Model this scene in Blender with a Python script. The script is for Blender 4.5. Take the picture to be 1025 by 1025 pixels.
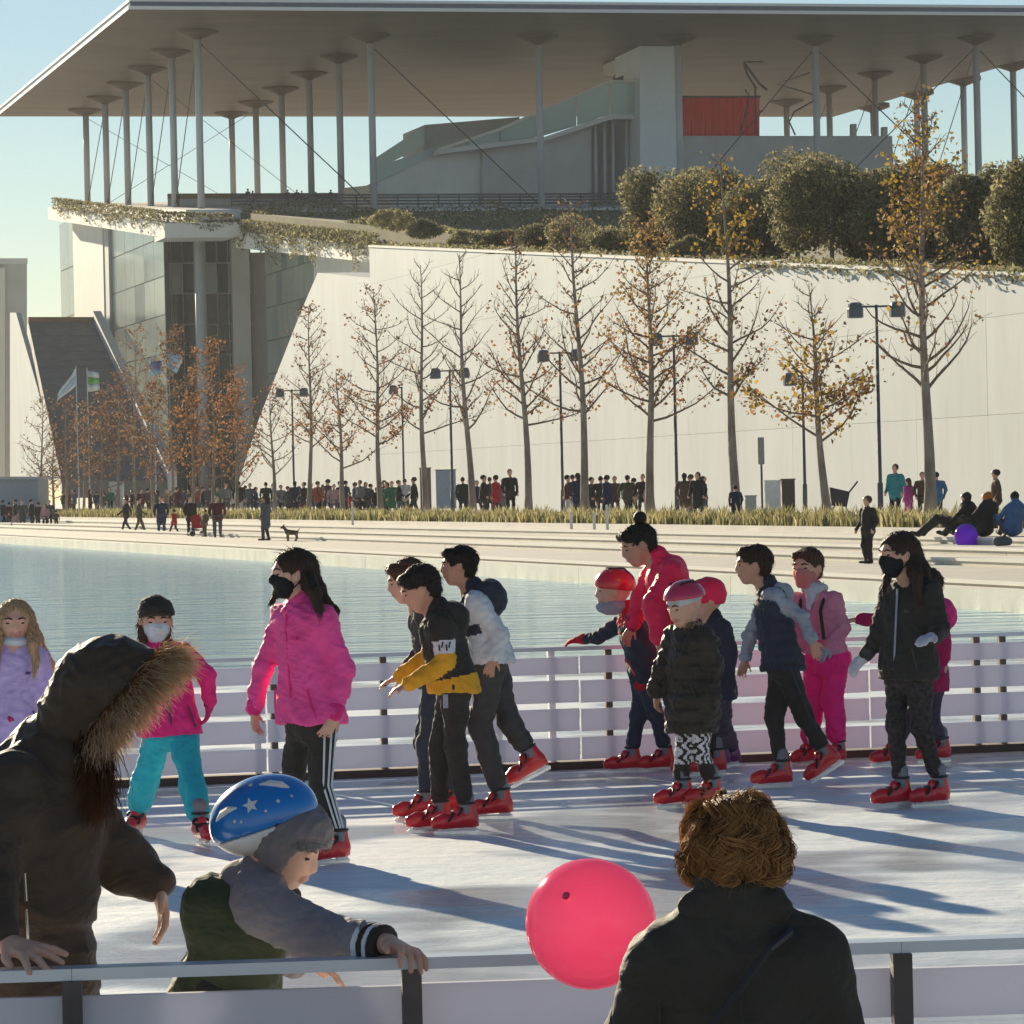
import bpy, bmesh, math, random
import numpy as np
from mathutils import Vector, Matrix, Quaternion
R = math.radians
for _o in list(bpy.data.objects): bpy.data.objects.remove(_o)
SC = bpy.context.scene; COL = SC.collection
# ------------------------------------------------------------------ camera
F = 4000.0; CAMH = 1.9; ROLL = R(1.3); PITCH = (512.5 - 488.0) / F
cam_d = bpy.data.cameras.new('camera'); cam = bpy.data.objects.new('camera', cam_d); COL.objects.link(cam)
cam_d.sensor_fit = 'HORIZONTAL'; cam_d.sensor_width = 36.0; cam_d.lens = F / 1025.0 * 36.0
cam_d.clip_start = 0.5; cam_d.clip_end = 9000
cam.matrix_world = Matrix.Translation((0, 0, CAMH)) @ Matrix.Rotation(R(90) - PITCH, 4, 'X') @ Matrix.Rotation(-ROLL, 4, 'Z')
SC.camera = cam
# ------------------------------------------------------------------ sky, sun, exposure
SUN_EL, SUN_AZ = R(14.5), R(22.5)            # azimuth: left of the view axis (+Y)
w = bpy.data.worlds.new('World'); SC.world = w; w.use_nodes = True
nt = w.node_tree; bg = nt.nodes['Background']
sky = nt.nodes.new('ShaderNodeTexSky'); sky.sky_type = 'NISHITA'; sky.sun_disc = False
sky.sun_elevation = SUN_EL; sky.sun_rotation = -SUN_AZ
sky.air_density = 1.0; sky.dust_density = 0.03; sky.ozone_density = 3.0; sky.altitude = 50
wb = nt.nodes.new('ShaderNodeMix'); wb.data_type = 'RGBA'; wb.blend_type = 'MULTIPLY'; wb.inputs[0].default_value = 1.0; wb.inputs[7].default_value = (1.0, 0.925, 0.865, 1)   # warm white balance
nt.links.new(sky.outputs[0], wb.inputs[6]); nt.links.new(wb.outputs[2], bg.inputs[0]); bg.inputs[1].default_value = 0.058
sd = bpy.data.lights.new('sun', 'SUN'); sd.energy = 4.9; sd.angle = R(0.5); sd.color = (1.0, 0.86, 0.62)
sun = bpy.data.objects.new('sun', sd); COL.objects.link(sun)
sdir = Vector((-math.sin(SUN_AZ) * math.cos(SUN_EL), math.cos(SUN_AZ) * math.cos(SUN_EL), math.sin(SUN_EL)))
sun.rotation_euler = sdir.to_track_quat('Z', 'Y').to_euler(); sun.location = (-40, 90, 60)
vs = SC.view_settings; vs.view_transform = 'Standard'; vs.look = 'None'; vs.gamma = 1.0; vs.use_curve_mapping = False
vs.exposure = 0.92
# ------------------------------------------------------------------ pixel helpers (a pixel gives a direction, planes give the distance)
_M = cam.matrix_world.to_3x3(); C0 = Vector((0, 0, CAMH))
def ray(px, py):
    return _M @ Vector(((px - 512.5) / F, -(py - 512.5) / F, -1.0))
def P(px, py, Y):
    d = ray(px, py); return C0 + d * (Y / d.y)
def G(px, py, z=0.0):
    d = ray(px, py); return C0 + d * ((z - CAMH) / d.z)
TH = R(14.0)                                   # the canal runs 14 degrees left of the view axis
U = Vector((-math.sin(TH), math.cos(TH), 0)); V = Vector((math.cos(TH), math.sin(TH), 0))
def AB(a, b, z=0.0): return U * a + V * b + Vector((0, 0, z))
def PB(px, py, b):
    d = ray(px, py); return C0 + d * (b / d.dot(V))
def PA(px, py, a):
    d = ray(px, py); return C0 + d * (a / d.dot(U))
def toab(p): return p.dot(U), p.dot(V), p.z
# ------------------------------------------------------------------ naming and linking
def tag(o, label=None, cat=None, group=None, kind=None):
    if label: o['label'] = label
    if cat: o['category'] = cat
    if group: o['group'] = group
    if kind: o['kind'] = kind
    return o
def empty(name, loc, rz=0.0):
    o = bpy.data.objects.new(name, None); COL.objects.link(o); o.location = loc; o.rotation_euler = (0, 0, rz)
    o.empty_display_size = 0.2; return o
def link(name, me, mats=None, parent=None, loc=None):
    o = bpy.data.objects.new(name, me); COL.objects.link(o)
    if mats is not None and not me.materials:
        for m in (mats if isinstance(mats, (list, tuple)) else [mats]): me.materials.append(m)
    if parent is not None: o.parent = parent
    if loc is not None: o.location = loc
    return o
def smooth(me):
    me.polygons.foreach_set('use_smooth', np.ones(len(me.polygons), dtype=bool)); return me
# ------------------------------------------------------------------ materials
MATS = {}
def mat(name, rgb, rough=0.7, var=0.12, scale=8.0, bump=0.0, bscale=60.0, metal=0.0, spec=0.5, rgb2=None, sss=0.0, coat=0.0, sheen=0.0, stretch=None):
    if name in MATS: return MATS[name]
    m = bpy.data.materials.new(name); m.use_nodes = True; n = m.node_tree; b = n.nodes['Principled BSDF']
    b.inputs['Roughness'].default_value = rough; b.inputs['Metallic'].default_value = metal
    b.inputs['Specular IOR Level'].default_value = spec
    if coat: b.inputs['Coat Weight'].default_value = coat; b.inputs['Coat Roughness'].default_value = 0.15
    if sheen: b.inputs['Sheen Weight'].default_value = sheen; b.inputs['Sheen Roughness'].default_value = 0.4
    if sss:
        b.inputs['Subsurface Weight'].default_value = sss; b.inputs['Subsurface Radius'].default_value = (0.02, 0.008, 0.005); b.inputs['Subsurface Scale'].default_value = 0.3
    tc = n.nodes.new('ShaderNodeTexCoord'); src = tc.outputs['Object']
    if stretch:
        mp = n.nodes.new('ShaderNodeMapping'); mp.inputs['Scale'].default_value = stretch; n.links.new(src, mp.inputs[0]); src = mp.outputs[0]
    nz = n.nodes.new('ShaderNodeTexNoise'); nz.inputs['Scale'].default_value = scale; nz.inputs['Detail'].default_value = 5; nz.inputs['Roughness'].default_value = 0.62
    n.links.new(src, nz.inputs['Vector'])
    r = n.nodes.new('ShaderNodeValToRGB'); r.color_ramp.elements[0].position = 0.3; r.color_ramp.elements[1].position = 0.7
    c1 = tuple(max(0, c * (1 - var)) for c in rgb); c2 = tuple(min(1, c * (1 + var)) for c in (rgb2 or rgb))
    r.color_ramp.elements[0].color = (*c1, 1); r.color_ramp.elements[1].color = (*c2, 1)
    n.links.new(nz.outputs['Fac'], r.inputs[0]); n.links.new(r.outputs[0], b.inputs['Base Color'])
    if bump:
        n2 = n.nodes.new('ShaderNodeTexNoise'); n2.inputs['Scale'].default_value = bscale; n2.inputs['Detail'].default_value = 4
        n.links.new(src, n2.inputs['Vector'])
        bp = n.nodes.new('ShaderNodeBump'); bp.inputs['Strength'].default_value = bump; bp.inputs['Distance'].default_value = 0.02
        n.links.new(n2.outputs['Fac'], bp.inputs['Height']); n.links.new(bp.outputs[0], b.inputs['Normal'])
    MATS[name] = m; return m
def cloth(name, rgb, rough=0.8, **k):
    if 'cloth_' + name in MATS: return MATS['cloth_' + name]
    kw = dict(rough=rough, var=0.16, scale=9, bump=0.0, sheen=0.08, spec=0.22); kw.update(k); wr_ = kw.pop('wrinkle', 1.0)
    m = mat('cloth_' + name, rgb, **kw); n = m.node_tree; b = n.nodes['Principled BSDF']; tc = n.nodes.new('ShaderNodeTexCoord'); prev = None
    for sc, dist, dis, st in ((6.5, 0.036, 1.0, (1, 1, 1.6)), (13.0, 0.012, 0.7, (1, 1, 1.3)), (260.0, 0.0012, 0.0, (1, 1, 1))):     # creases, small wrinkles, weave
        mp = n.nodes.new('ShaderNodeMapping'); mp.inputs['Scale'].default_value = st; n.links.new(tc.outputs['Object'], mp.inputs[0])
        z = n.nodes.new('ShaderNodeTexNoise'); z.inputs['Scale'].default_value = sc; z.inputs['Detail'].default_value = 2.5; z.inputs['Distortion'].default_value = dis; n.links.new(mp.outputs[0], z.inputs['Vector'])
        h = z.outputs['Fac']
        if dis:                                              # ridged: sharp folds
            a = n.nodes.new('ShaderNodeMath'); a.operation = 'SUBTRACT'; a.inputs[1].default_value = 0.5; n.links.new(h, a.inputs[0]); q = n.nodes.new('ShaderNodeMath'); q.operation = 'ABSOLUTE'; n.links.new(a.outputs[0], q.inputs[0]); h = q.outputs[0]
        bp = n.nodes.new('ShaderNodeBump'); bp.inputs['Strength'].default_value = 0.26 * wr_; bp.inputs['Distance'].default_value = dist * 3; n.links.new(h, bp.inputs['Height'])
        if prev: n.links.new(prev, bp.inputs['Normal'])
        prev = bp.outputs[0]
    n.links.new(prev, b.inputs['Normal']); return m
def srgb(r, g, b):
    return tuple((c / 255 / 12.92 if c <= 10 else ((c / 255 + 0.055) / 1.055) ** 2.4) for c in (r, g, b))
# ------------------------------------------------------------------ plain mesh collector
class MB:
    def __init__(s): s.v = []; s.f = []; s.m = []; s.cur = 0
    def add(s, vs, fs):
        o = len(s.v); s.v += [tuple(x) for x in vs]; s.f += [tuple(i + o for i in f) for f in fs]; s.m += [s.cur] * len(fs); return s
    def box(s, c, size, rot=None):
        c = Vector(c); h = Vector(size) * 0.5; vs = []
        for x in (-1, 1):
            for y in (-1, 1):
                for z in (-1, 1):
                    q = Vector((x * h.x, y * h.y, z * h.z)); vs.append(c + (rot @ q if rot else q))
        return s.add(vs, [(0, 1, 3, 2), (4, 6, 7, 5), (0, 4, 5, 1), (2, 3, 7, 6), (0, 2, 6, 4), (1, 5, 7, 3)])
    def bar(s, a, b, w, h, up=Vector((0, 0, 1))):          # rectangular bar from a to b
        a = Vector(a); b = Vector(b); d = (b - a).normalized(); x = d.cross(up)
        x = x.normalized() if x.length > 1e-4 else Vector((1, 0, 0)); y = x.cross(d).normalized(); vs = []
        for p in (a, b):
            for i, j in ((-1, -1), (1, -1), (1, 1), (-1, 1)): vs.append(p + x * (i * w / 2) + y * (j * h / 2))
        return s.add(vs, [(3, 2, 1, 0), (4, 5, 6, 7), (0, 1, 5, 4), (1, 2, 6, 5), (2, 3, 7, 6), (3, 0, 4, 7)])
    def tube(s, pts, rad, n=8, cap=True):
        pts = [Vector(p) for p in pts]; k = len(pts); rad = rad if isinstance(rad, (list, tuple)) else [rad] * k
        vs = []; ref = None
        for i, p in enumerate(pts):
            d = (pts[min(i + 1, k - 1)] - pts[max(i - 1, 0)]); d = d.normalized() if d.length > 1e-9 else Vector((0, 0, 1))
            if ref is None: ref = d.orthogonal().normalized()
            x = (ref - d * ref.dot(d)); x = x.normalized() if x.length > 1e-6 else d.orthogonal().normalized(); ref = x; y = d.cross(x)
            for j in range(n):
                t = 2 * math.pi * j / n; vs.append(p + (x * math.cos(t) + y * math.sin(t)) * rad[i])
        fs = [(i * n + j, i * n + (j + 1) % n, (i + 1) * n + (j + 1) % n, (i + 1) * n + j) for i in range(k - 1) for j in range(n)]
        if cap: fs += [tuple(range(n - 1, -1, -1)), tuple(range((k - 1) * n, k * n))]
        return s.add(vs, fs)
    def lathe(s, prof, n=16, c=(0, 0, 0)):
        c = Vector(c); vs = [c + Vector((r * math.cos(2 * math.pi * j / n), r * math.sin(2 * math.pi * j / n), z)) for r, z in prof for j in range(n)]
        k = len(prof); fs = [(i * n + j, i * n + (j + 1) % n, (i + 1) * n + (j + 1) % n, (i + 1) * n + j) for i in range(k - 1) for j in range(n)]
        fs += [tuple(range(n - 1, -1, -1)), tuple(range((k - 1) * n, k * n))]
        return s.add(vs, fs)
    def prism(s, poly, d):                                   # polygon (3D, planar) pushed along d into a solid
        poly = [Vector(p) for p in poly]; d = Vector(d); n = len(poly)
        nrm = Vector((0, 0, 0))
        for i in range(n): nrm += poly[i].cross(poly[(i + 1) % n])
        if nrm.dot(d) > 0: poly.reverse()
        vs = poly + [p + d for p in poly]
        return s.add(vs, [tuple(range(n)), tuple(range(2 * n - 1, n - 1, -1))] + [(i, i + n, (i + 1) % n + n, (i + 1) % n) for i in range(n)])
    def mesh(s, name, sm=False, base=None):
        me = bpy.data.meshes.new(name); v = s.v
        if base is not None: bx, by, bz = base; v = [(x - bx, y - by, z - bz) for x, y, z in v]
        me.from_pydata(v, [], s.f); me.update()
        if any(s.m): me.polygons.foreach_set('material_index', s.m)
        if sm: smooth(me)
        return me
    def build(s, name, mats, parent=None, sm=False, base=None, loc=None):
        if base is None and parent is not None: base = parent.location if parent.parent is None else (0, 0, 0)
        return link(name, s.mesh(name, sm, base), mats, parent, loc)
def fast_mesh(name, v, quads=None, tris=None, mids=None, sm=True):
    v = np.asarray(v, dtype=np.float32); me = bpy.data.meshes.new(name); me.vertices.add(len(v)); me.vertices.foreach_set('co', v.ravel())
    idx = []; starts = []; off = 0
    for arr, k in ((quads, 4), (tris, 3)):
        if arr is not None and len(arr):
            arr = np.asarray(arr, dtype=np.int32); idx.append(arr.ravel()); starts.append(np.arange(len(arr)) * k + off); off += arr.size
    idx = np.concatenate(idx); starts = np.concatenate(starts).astype(np.int32)
    me.loops.add(len(idx)); me.loops.foreach_set('vertex_index', idx); me.polygons.add(len(starts)); me.polygons.foreach_set('loop_start', starts)
    if mids is not None: me.polygons.foreach_set('material_index', np.asarray(mids, dtype=np.int32))
    if sm: me.polygons.foreach_set('use_smooth', np.ones(len(starts), dtype=bool))
    me.update(calc_edges=True); return me
# ------------------------------------------------------------------ solid modelling: smooth unions of rounded cones, meshed with surface nets
class SDF:
    def __init__(s, k=0.02): s.ops = []; s.k = k
    def rc(s, a, b, ra, rb=None, m=0, k=None, flat=None, fs=1.0, sub=False):
        s.ops.append(('sub' if sub else 'add', 'rc', (np.array(a, float), np.array(b, float), ra, ra if rb is None else rb, None if flat is None else np.array(Vector(flat).normalized()), fs), m, s.k if k is None else k)); return s
    def chain(s, pts, rads, m=0, k=None, flat=None, fs=1.0):
        for i in range(len(pts) - 1): s.rc(pts[i], pts[i + 1], rads[i], rads[i + 1], m, k, flat, fs)
        return s
    def ell(s, c, r, ax=None, m=0, k=None, sub=False):
        A = np.eye(3) if ax is None else np.array([list(Vector(x).normalized()) for x in ax])
        s.ops.append(('sub' if sub else 'add', 'ell', (np.array(c, float), np.array(r, float), A), m, s.k if k is None else k)); return s
    def cut(s, p, n, m=None):                                # keep the side the normal points away from
        s.ops.append(('cut', None, (np.array(p, float), np.array(Vector(n).normalized())), m, 0)); return s
    def paint(s, fn): s.ops.append(('paint', None, fn, 0, 0)); return s
    def bounds(s):
        lo = np.full(3, 1e9); hi = np.full(3, -1e9)
        for op, t, q, m, k in s.ops:
            if op != 'add': continue
            l, h = s._bb(t, q); lo = np.minimum(lo, l); hi = np.maximum(hi, h)
        return lo, hi
    @staticmethod
    def _bb(t, q):
        if t == 'rc':
            a, b, ra, rb, fl, fs = q; r = max(ra, rb); return np.minimum(a, b) - r, np.maximum(a, b) + r
        c, r, A = q; e = np.sqrt(((A * r[:, None]) ** 2).sum(0)); return c - e, c + e
    def mesh(s, vox):
        lo, hi = s.bounds(); lo = lo - 3 * vox; hi = hi + 3 * vox
        n = np.ceil((hi - lo) / vox).astype(int) + 1
        D = np.full(n, 1.0, np.float32); MI = np.zeros(n, np.int8)
        gx = [lo[i] + vox * np.arange(n[i]) for i in range(3)]
        def sl(l, h): return tuple(slice(max(0, int((l[i] - lo[i]) / vox) - 1), min(n[i], int((h[i] - lo[i]) / vox) + 3)) for i in range(3))
        for op, t, q, m, k in s.ops:
            if op == 'cut':
                p, nn = q
                d = ((gx[0][:, None, None] - p[0]) * nn[0] + (gx[1][None, :, None] - p[1]) * nn[1] + (gx[2][None, None, :] - p[2]) * nn[2]).astype(np.float32)
                if m is not None: MI[np.abs(d) < 1.2 * vox] = m
                D = np.maximum(D, d); continue
            if op == 'paint': continue
            l, h = s._bb(t, q); mg = k + 2.5 * vox; S = sl(l - mg, h + mg)
            x = (gx[0][S[0]])[:, None, None]; y = (gx[1][S[1]])[None, :, None]; z = (gx[2][S[2]])[None, None, :]
            if t == 'rc':
                a, b, ra, rb, fl, fs = q; ba = b - a; L = max(ba @ ba, 1e-9)
                px, py, pz = x - a[0], y - a[1], z - a[2]
                tt = np.clip((px * ba[0] + py * ba[1] + pz * ba[2]) / L, 0, 1)
                qx, qy, qz = px - tt * ba[0], py - tt * ba[1], pz - tt * ba[2]
                if fl is not None:                            # flattened along fl by the factor fs
                    w_ = (qx * fl[0] + qy * fl[1] + qz * fl[2]) * (1 / fs - 1)
                    qx = qx + w_ * fl[0]; qy = qy + w_ * fl[1]; qz = qz + w_ * fl[2]
                d = np.sqrt(qx * qx + qy * qy + qz * qz) - (ra + (rb - ra) * tt)
                if fl is not None: d = d * (fs * 0.5 + 0.5) if fs < 1 else d
            else:
                c, r, A = q; px, py, pz = x - c[0], y - c[1], z - c[2]; k0 = 0; k1 = 0
                for i in range(3):
                    e = px * A[i, 0] + py * A[i, 1] + pz * A[i, 2]; k0 = k0 + (e / r[i]) ** 2; k1 = k1 + (e / r[i] ** 2) ** 2
                k0 = np.sqrt(k0); d = k0 * (k0 - 1) / np.sqrt(k1 + 1e-12)
            d = d.astype(np.float32); cur = D[S]
            if op == 'sub':
                hh = np.clip(0.5 - 0.5 * (cur + d) / max(k, 1e-6), 0, 1); D[S] = cur + (-d - cur) * hh + k * hh * (1 - hh)
                if m: MI[S] = np.where(d < 1.5 * vox, m, MI[S])
                continue
            MI[S] = np.where(d < cur, m, MI[S])
            if k > 0:
                hh = np.clip(0.5 + 0.5 * (cur - d) / k, 0, 1); D[S] = cur + (d - cur) * hh - k * hh * (1 - hh)
            else: D[S] = np.minimum(cur, d)
        I = D < 0
        cnt = np.zeros(tuple(n - 1), np.int8)
        for i in (0, 1):
            for j in (0, 1):
                for kk in (0, 1): cnt += I[i:n[0] - 1 + i, j:n[1] - 1 + j, kk:n[2] - 1 + kk]
        act = np.argwhere((cnt > 0) & (cnt < 8)); N = len(act)
        vid = np.full(tuple(n - 1), -1, np.int32); vid[act[:, 0], act[:, 1], act[:, 2]] = np.arange(N)
        acc = np.zeros((N, 3)); num = np.zeros(N)
        cr = {}
        for o in [(i, j, kk) for i in (0, 1) for j in (0, 1) for kk in (0, 1)]:
            cr[o] = D[act[:, 0] + o[0], act[:, 1] + o[1], act[:, 2] + o[2]]
        for o in list(cr):
            for ax in range(3):
                if o[ax] == 0:
                    p = list(o); p[ax] = 1; p = tuple(p); d0, d1 = cr[o], cr[p]; cx = (d0 < 0) != (d1 < 0)
                    t = np.where(cx, d0 / np.where(cx, d0 - d1, 1), 0); e = np.zeros((N, 3)); e[:] = o; e[:, ax] = t
                    acc += e * cx[:, None]; num += cx
        pos = (act + acc / num[:, None]) * vox + lo
        # material: of the corner nearest to the vertex
        rn = np.clip(np.round(acc / num[:, None]).astype(int), 0, 1) + act
        vm = MI[rn[:, 0], rn[:, 1], rn[:, 2]]
        quads = []
        for ax in range(3):
            a0 = [slice(1, n[i] - 1) for i in range(3)]; a1 = list(a0); a0[ax] = slice(0, n[ax] - 1); a1[ax] = slice(1, n[ax])
            s0, s1 = I[tuple(a0)], I[tuple(a1)]; e = np.argwhere(s0 != s1)
            if not len(e): continue
            inside = s0[e[:, 0], e[:, 1], e[:, 2]]
            g = e + 1; g[:, ax] -= 1
            b1, b2 = (ax + 1) % 3, (ax + 2) % 3
            def vv(i, j):
                q = g.copy(); q[:, b1] += i; q[:, b2] += j; return vid[q[:, 0], q[:, 1], q[:, 2]]
            Q = np.stack([vv(-1, -1), vv(0, -1), vv(0, 0), vv(-1, 0)], 1)
            Q[~inside] = Q[~inside][:, ::-1]; quads.append(Q)
        Q = np.concatenate(quads); Q = Q[(Q >= 0).all(1)]
        return pos, Q, vm
def vnormals(v, Q):
    n = np.cross(v[Q[:, 2]] - v[Q[:, 0]], v[Q[:, 3]] - v[Q[:, 1]]); vn = np.zeros_like(v)
    for i in range(4): np.add.at(vn, Q[:, i], n)
    return vn / (np.linalg.norm(vn, axis=1)[:, None] + 1e-12)
def folds(v, Q, amp, freq, seed, axis=None):
    rg = np.random.RandomState(seed); n = vnormals(v, Q); h = np.zeros(len(v))
    for i in range(5):
        d1 = rg.normal(size=3); d1 /= np.linalg.norm(d1); d2 = rg.normal(size=3)
        if axis is not None: d1 = d1 * 0.45 + np.array(axis) * (0.9 if i % 2 else -0.7)
        f = freq * (0.6 + 0.35 * i); sn = np.sin(v @ d1 * f + 1.7 * np.sin(v @ d2 * f * 0.45 + i) + rg.rand() * 6); h += (sn if i < 2 else 0.9 - 1.8 * np.abs(sn)) / (1 + 0.45 * i)
    return v + n * (amp * h)[:, None]
def relax(v, Q, it=2):
    E = np.concatenate([Q[:, [0, 1]], Q[:, [1, 2]], Q[:, [2, 3]], Q[:, [3, 0]]])
    for _ in range(it):
        s = np.zeros_like(v); c = np.zeros(len(v)); np.add.at(s, E[:, 0], v[E[:, 1]]); np.add.at(s, E[:, 1], v[E[:, 0]]); np.add.at(c, E[:, 0], 1); np.add.at(c, E[:, 1], 1)
        v = v * 0.4 + 0.6 * s / np.maximum(c, 1)[:, None]
    return v
def solid(name, sdf, vox, mats, parent=None, amp=0.0, freq=25, seed=1, axis=None, it=1, base=(0, 0, 0), paint=None, quilt=None):
    v, Q, vm = sdf.mesh(vox)
    if it: v = relax(v, Q, it)
    if amp: v = folds(v, Q, amp, freq, seed, axis)
    if quilt:                                                # stitched channels: (direction, spacing, depth)
        ph = (v @ np.array(quilt[0])) / quilt[1]; ph = np.abs(ph - np.round(ph)); v = v - vnormals(v, Q) * (quilt[2] * np.exp(-(ph / 0.13) ** 2))[:, None]
    fm = vm[Q[:, 0]].astype(np.int32)
    if paint is not None: fm = paint(v[Q].mean(1), fm)
    me = fast_mesh(name, v - np.array(base), Q, None, fm)
    return link(name, me, mats, parent)
# ================================================================== materials of the setting
def ice_material():
    m = bpy.data.materials.new('ice'); m.use_nodes = True; n = m.node_tree; b = n.nodes['Principled BSDF']
    tc = n.nodes.new('ShaderNodeTexCoord')
    def noise(scale, det=5, st=None, rot=0):
        src = tc.outputs['Object']
        mp = n.nodes.new('ShaderNodeMapping'); mp.inputs['Scale'].default_value = st or (1, 1, 1); mp.inputs['Rotation'].default_value = (0, 0, rot); n.links.new(src, mp.inputs[0])
        z = n.nodes.new('ShaderNodeTexNoise'); z.inputs['Scale'].default_value = scale; z.inputs['Detail'].default_value = det; z.inputs['Roughness'].default_value = 0.65; n.links.new(mp.outputs[0], z.inputs[0]); return z.outputs['Fac']
    def ramp(f, p0, p1, c0, c1):
        r = n.nodes.new('ShaderNodeValToRGB'); e = r.color_ramp.elements; e[0].position = p0; e[1].position = p1; e[0].color = (*c0, 1); e[1].color = (*c1, 1); n.links.new(f, r.inputs[0]); return r.outputs[0]
    def mix(f, a, bb, mode='MIX'):
        x = n.nodes.new('ShaderNodeMix'); x.data_type = 'RGBA'; x.blend_type = mode
        if hasattr(f, 'is_linked'): n.links.new(f, x.inputs[0])
        else: x.inputs[0].default_value = f
        for s_, i in ((a, 6), (bb, 7)):
            if hasattr(s_, 'is_linked'): n.links.new(s_, x.inputs[i])
            else: x.inputs[i].default_value = (*s_, 1)
        return x.outputs[2]
    big = noise(0.5, 4); fine = noise(9, 8)
    c = ramp(big, 0.35, 0.68, (0.78, 0.84, 0.88), (0.93, 0.94, 0.93))
    c = mix(ramp(fine, 0.35, 0.6, (0.5, 0.5, 0.5), (0, 0, 0)), c, (0.62, 0.70, 0.76))
    for k, (rt, st) in enumerate(((0.25, (.30, 5.5, 1)), (-0.42, (.32, 5.0, 1)), (0.75, (.28, 6.0, 1)), (-1.0, (.3, 5.0, 1)))):   # skate tracks: thin scored lines
        ln = noise(1.6, 3, st, rt); t = ramp(ln, 0.60, 0.64, (0, 0, 0), (0.75, 0.75, 0.75)); c = mix(t, c, (0.97, 0.97, 0.97))
        t2 = ramp(noise(1.3, 3, st, rt + 0.8), 0.36, 0.40, (0.5, 0.5, 0.5), (0, 0, 0)); c = mix(t2, c, (0.58, 0.67, 0.74))
    wet = ramp(noise(0.42, 3), 0.44, 0.56, (0, 0, 0), (1, 1, 1))
    c = mix(mix(0.75, (0, 0, 0), wet, 'MIX'), c, mix(0.42, c, (0.40, 0.46, 0.52)))
    n.links.new(c, b.inputs['Base Color'])
    rr = n.nodes.new('ShaderNodeMapRange'); n.links.new(wet, rr.inputs[0]); rr.inputs[3].default_value = 0.55; rr.inputs[4].default_value = 0.07; n.links.new(rr.outputs[0], b.inputs['Roughness'])
    bp = n.nodes.new('ShaderNodeBump'); bp.inputs['Strength'].default_value = 0.5; bp.inputs['Distance'].default_value = 0.02
    n.links.new(fine, bp.inputs['Height']); n.links.new(bp.outputs[0], b.inputs['Normal']); b.inputs['IOR'].default_value = 1.31
    return m
def water_material():
    m = bpy.data.materials.new('water'); m.use_nodes = True; n = m.node_tree; b = n.nodes['Principled BSDF']
    b.inputs['Base Color'].default_value = (0.58, 0.84, 0.88, 1); b.inputs['Roughness'].default_value = 0.09; b.inputs['IOR'].default_value = 1.22
    tc = n.nodes.new('ShaderNodeTexCoord'); prev = None
    for sc, st, dist in ((0.45, (.5, 2.2, 1), 0.40), (2.2, (.6, 2.0, 1), 0.14), (8, (1, 1.8, 1), 0.03)):
        mp = n.nodes.new('ShaderNodeMapping'); mp.inputs['Scale'].default_value = st; mp.inputs['Rotation'].default_value = (0, 0, 0.3); n.links.new(tc.outputs['Object'], mp.inputs[0])
        z = n.nodes.new('ShaderNodeTexNoise'); z.inputs['Scale'].default_value = sc; z.inputs['Detail'].default_value = 3; n.links.new(mp.outputs[0], z.inputs[0])
        bp = n.nodes.new('ShaderNodeBump'); bp.inputs['Strength'].default_value = 1.0; bp.inputs['Distance'].default_value = dist; n.links.new(z.outputs['Fac'], bp.inputs['Height'])
        if prev: n.links.new(prev, bp.inputs['Normal'])
        prev = bp.outputs[0]
    n.links.new(prev, b.inputs['Normal']); return m
M_ice = ice_material(); M_water = water_material()
M_white = mat('white_concrete', (0.74, 0.72, 0.66), 0.75, 0.05, 0.35, 0.15, 3.0)
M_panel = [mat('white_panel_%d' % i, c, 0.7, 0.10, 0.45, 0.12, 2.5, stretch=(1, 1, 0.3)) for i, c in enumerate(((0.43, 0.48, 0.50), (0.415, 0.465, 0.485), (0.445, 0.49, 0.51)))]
M_grey = mat('grey_concrete', (0.52, 0.52, 0.52), 0.75, 0.08, 0.4, 0.1, 4)
M_lgrey = mat('light_grey_concrete', (0.70, 0.70, 0.69), 0.7, 0.06, 0.4, 0.1, 4)
M_dslope = mat('dark_paving', (0.16, 0.15, 0.15), 0.8, 0.2, 0.8, 0.2, 6)
M_stone = mat('pale_stone', (0.62, 0.58, 0.50), 0.75, 0.12, 0.6, 0.15, 12, rgb2=(0.66, 0.62, 0.54))
M_stone2 = mat('pale_stone_tread', (0.50, 0.47, 0.41), 0.8, 0.12, 0.8, 0.15, 12)
M_pave = mat('paving', (0.68, 0.65, 0.60), 0.85, 0.12, 0.5, 0.2, 20)
M_earth = mat('brown_earth', (0.30, 0.17, 0.09), 0.95, 0.25, 0.6, 0.3, 6)
M_grass = mat('park_grass', (0.09, 0.10, 0.035), 0.95, 0.4, 0.25, 0.5, 5, rgb2=(0.13, 0.11, 0.05))
M_steel = mat('painted_steel', (0.50, 0.52, 0.54), 0.4, 0.05, 2)
M_dsteel = mat('dark_steel', (0.05, 0.05, 0.055), 0.5, 0.1, 2)
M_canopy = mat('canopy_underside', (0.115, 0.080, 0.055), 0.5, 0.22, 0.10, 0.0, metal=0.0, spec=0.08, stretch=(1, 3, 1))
M_edge = mat('canopy_edge', (0.75, 0.75, 0.74), 0.5, 0.03, 1)
M_solar = mat('solar_blue', (0.03, 0.05, 0.12), 0.25, 0.1, 1)
M_glass = mat('facade_glass', (0.28, 0.33, 0.32), 0.15, 0.18, 0.2, spec=0.9)  # base colour lifted to paint in the reflected sky
M_glass2 = mat('facade_glass_sunlit', (0.40, 0.44, 0.39), 0.22, 0.15, 0.2, spec=0.9)  # paler copy painted for sunlit panes and the sky they mirror
M_glassd = mat('facade_glass_dark', (0.045, 0.05, 0.058), 0.05, 0.3, 0.2, spec=0.6)
M_rail_glass = mat('balustrade_glass', (0.55, 0.68, 0.68), 0.15, 0.05, 1, spec=0.8)
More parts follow.
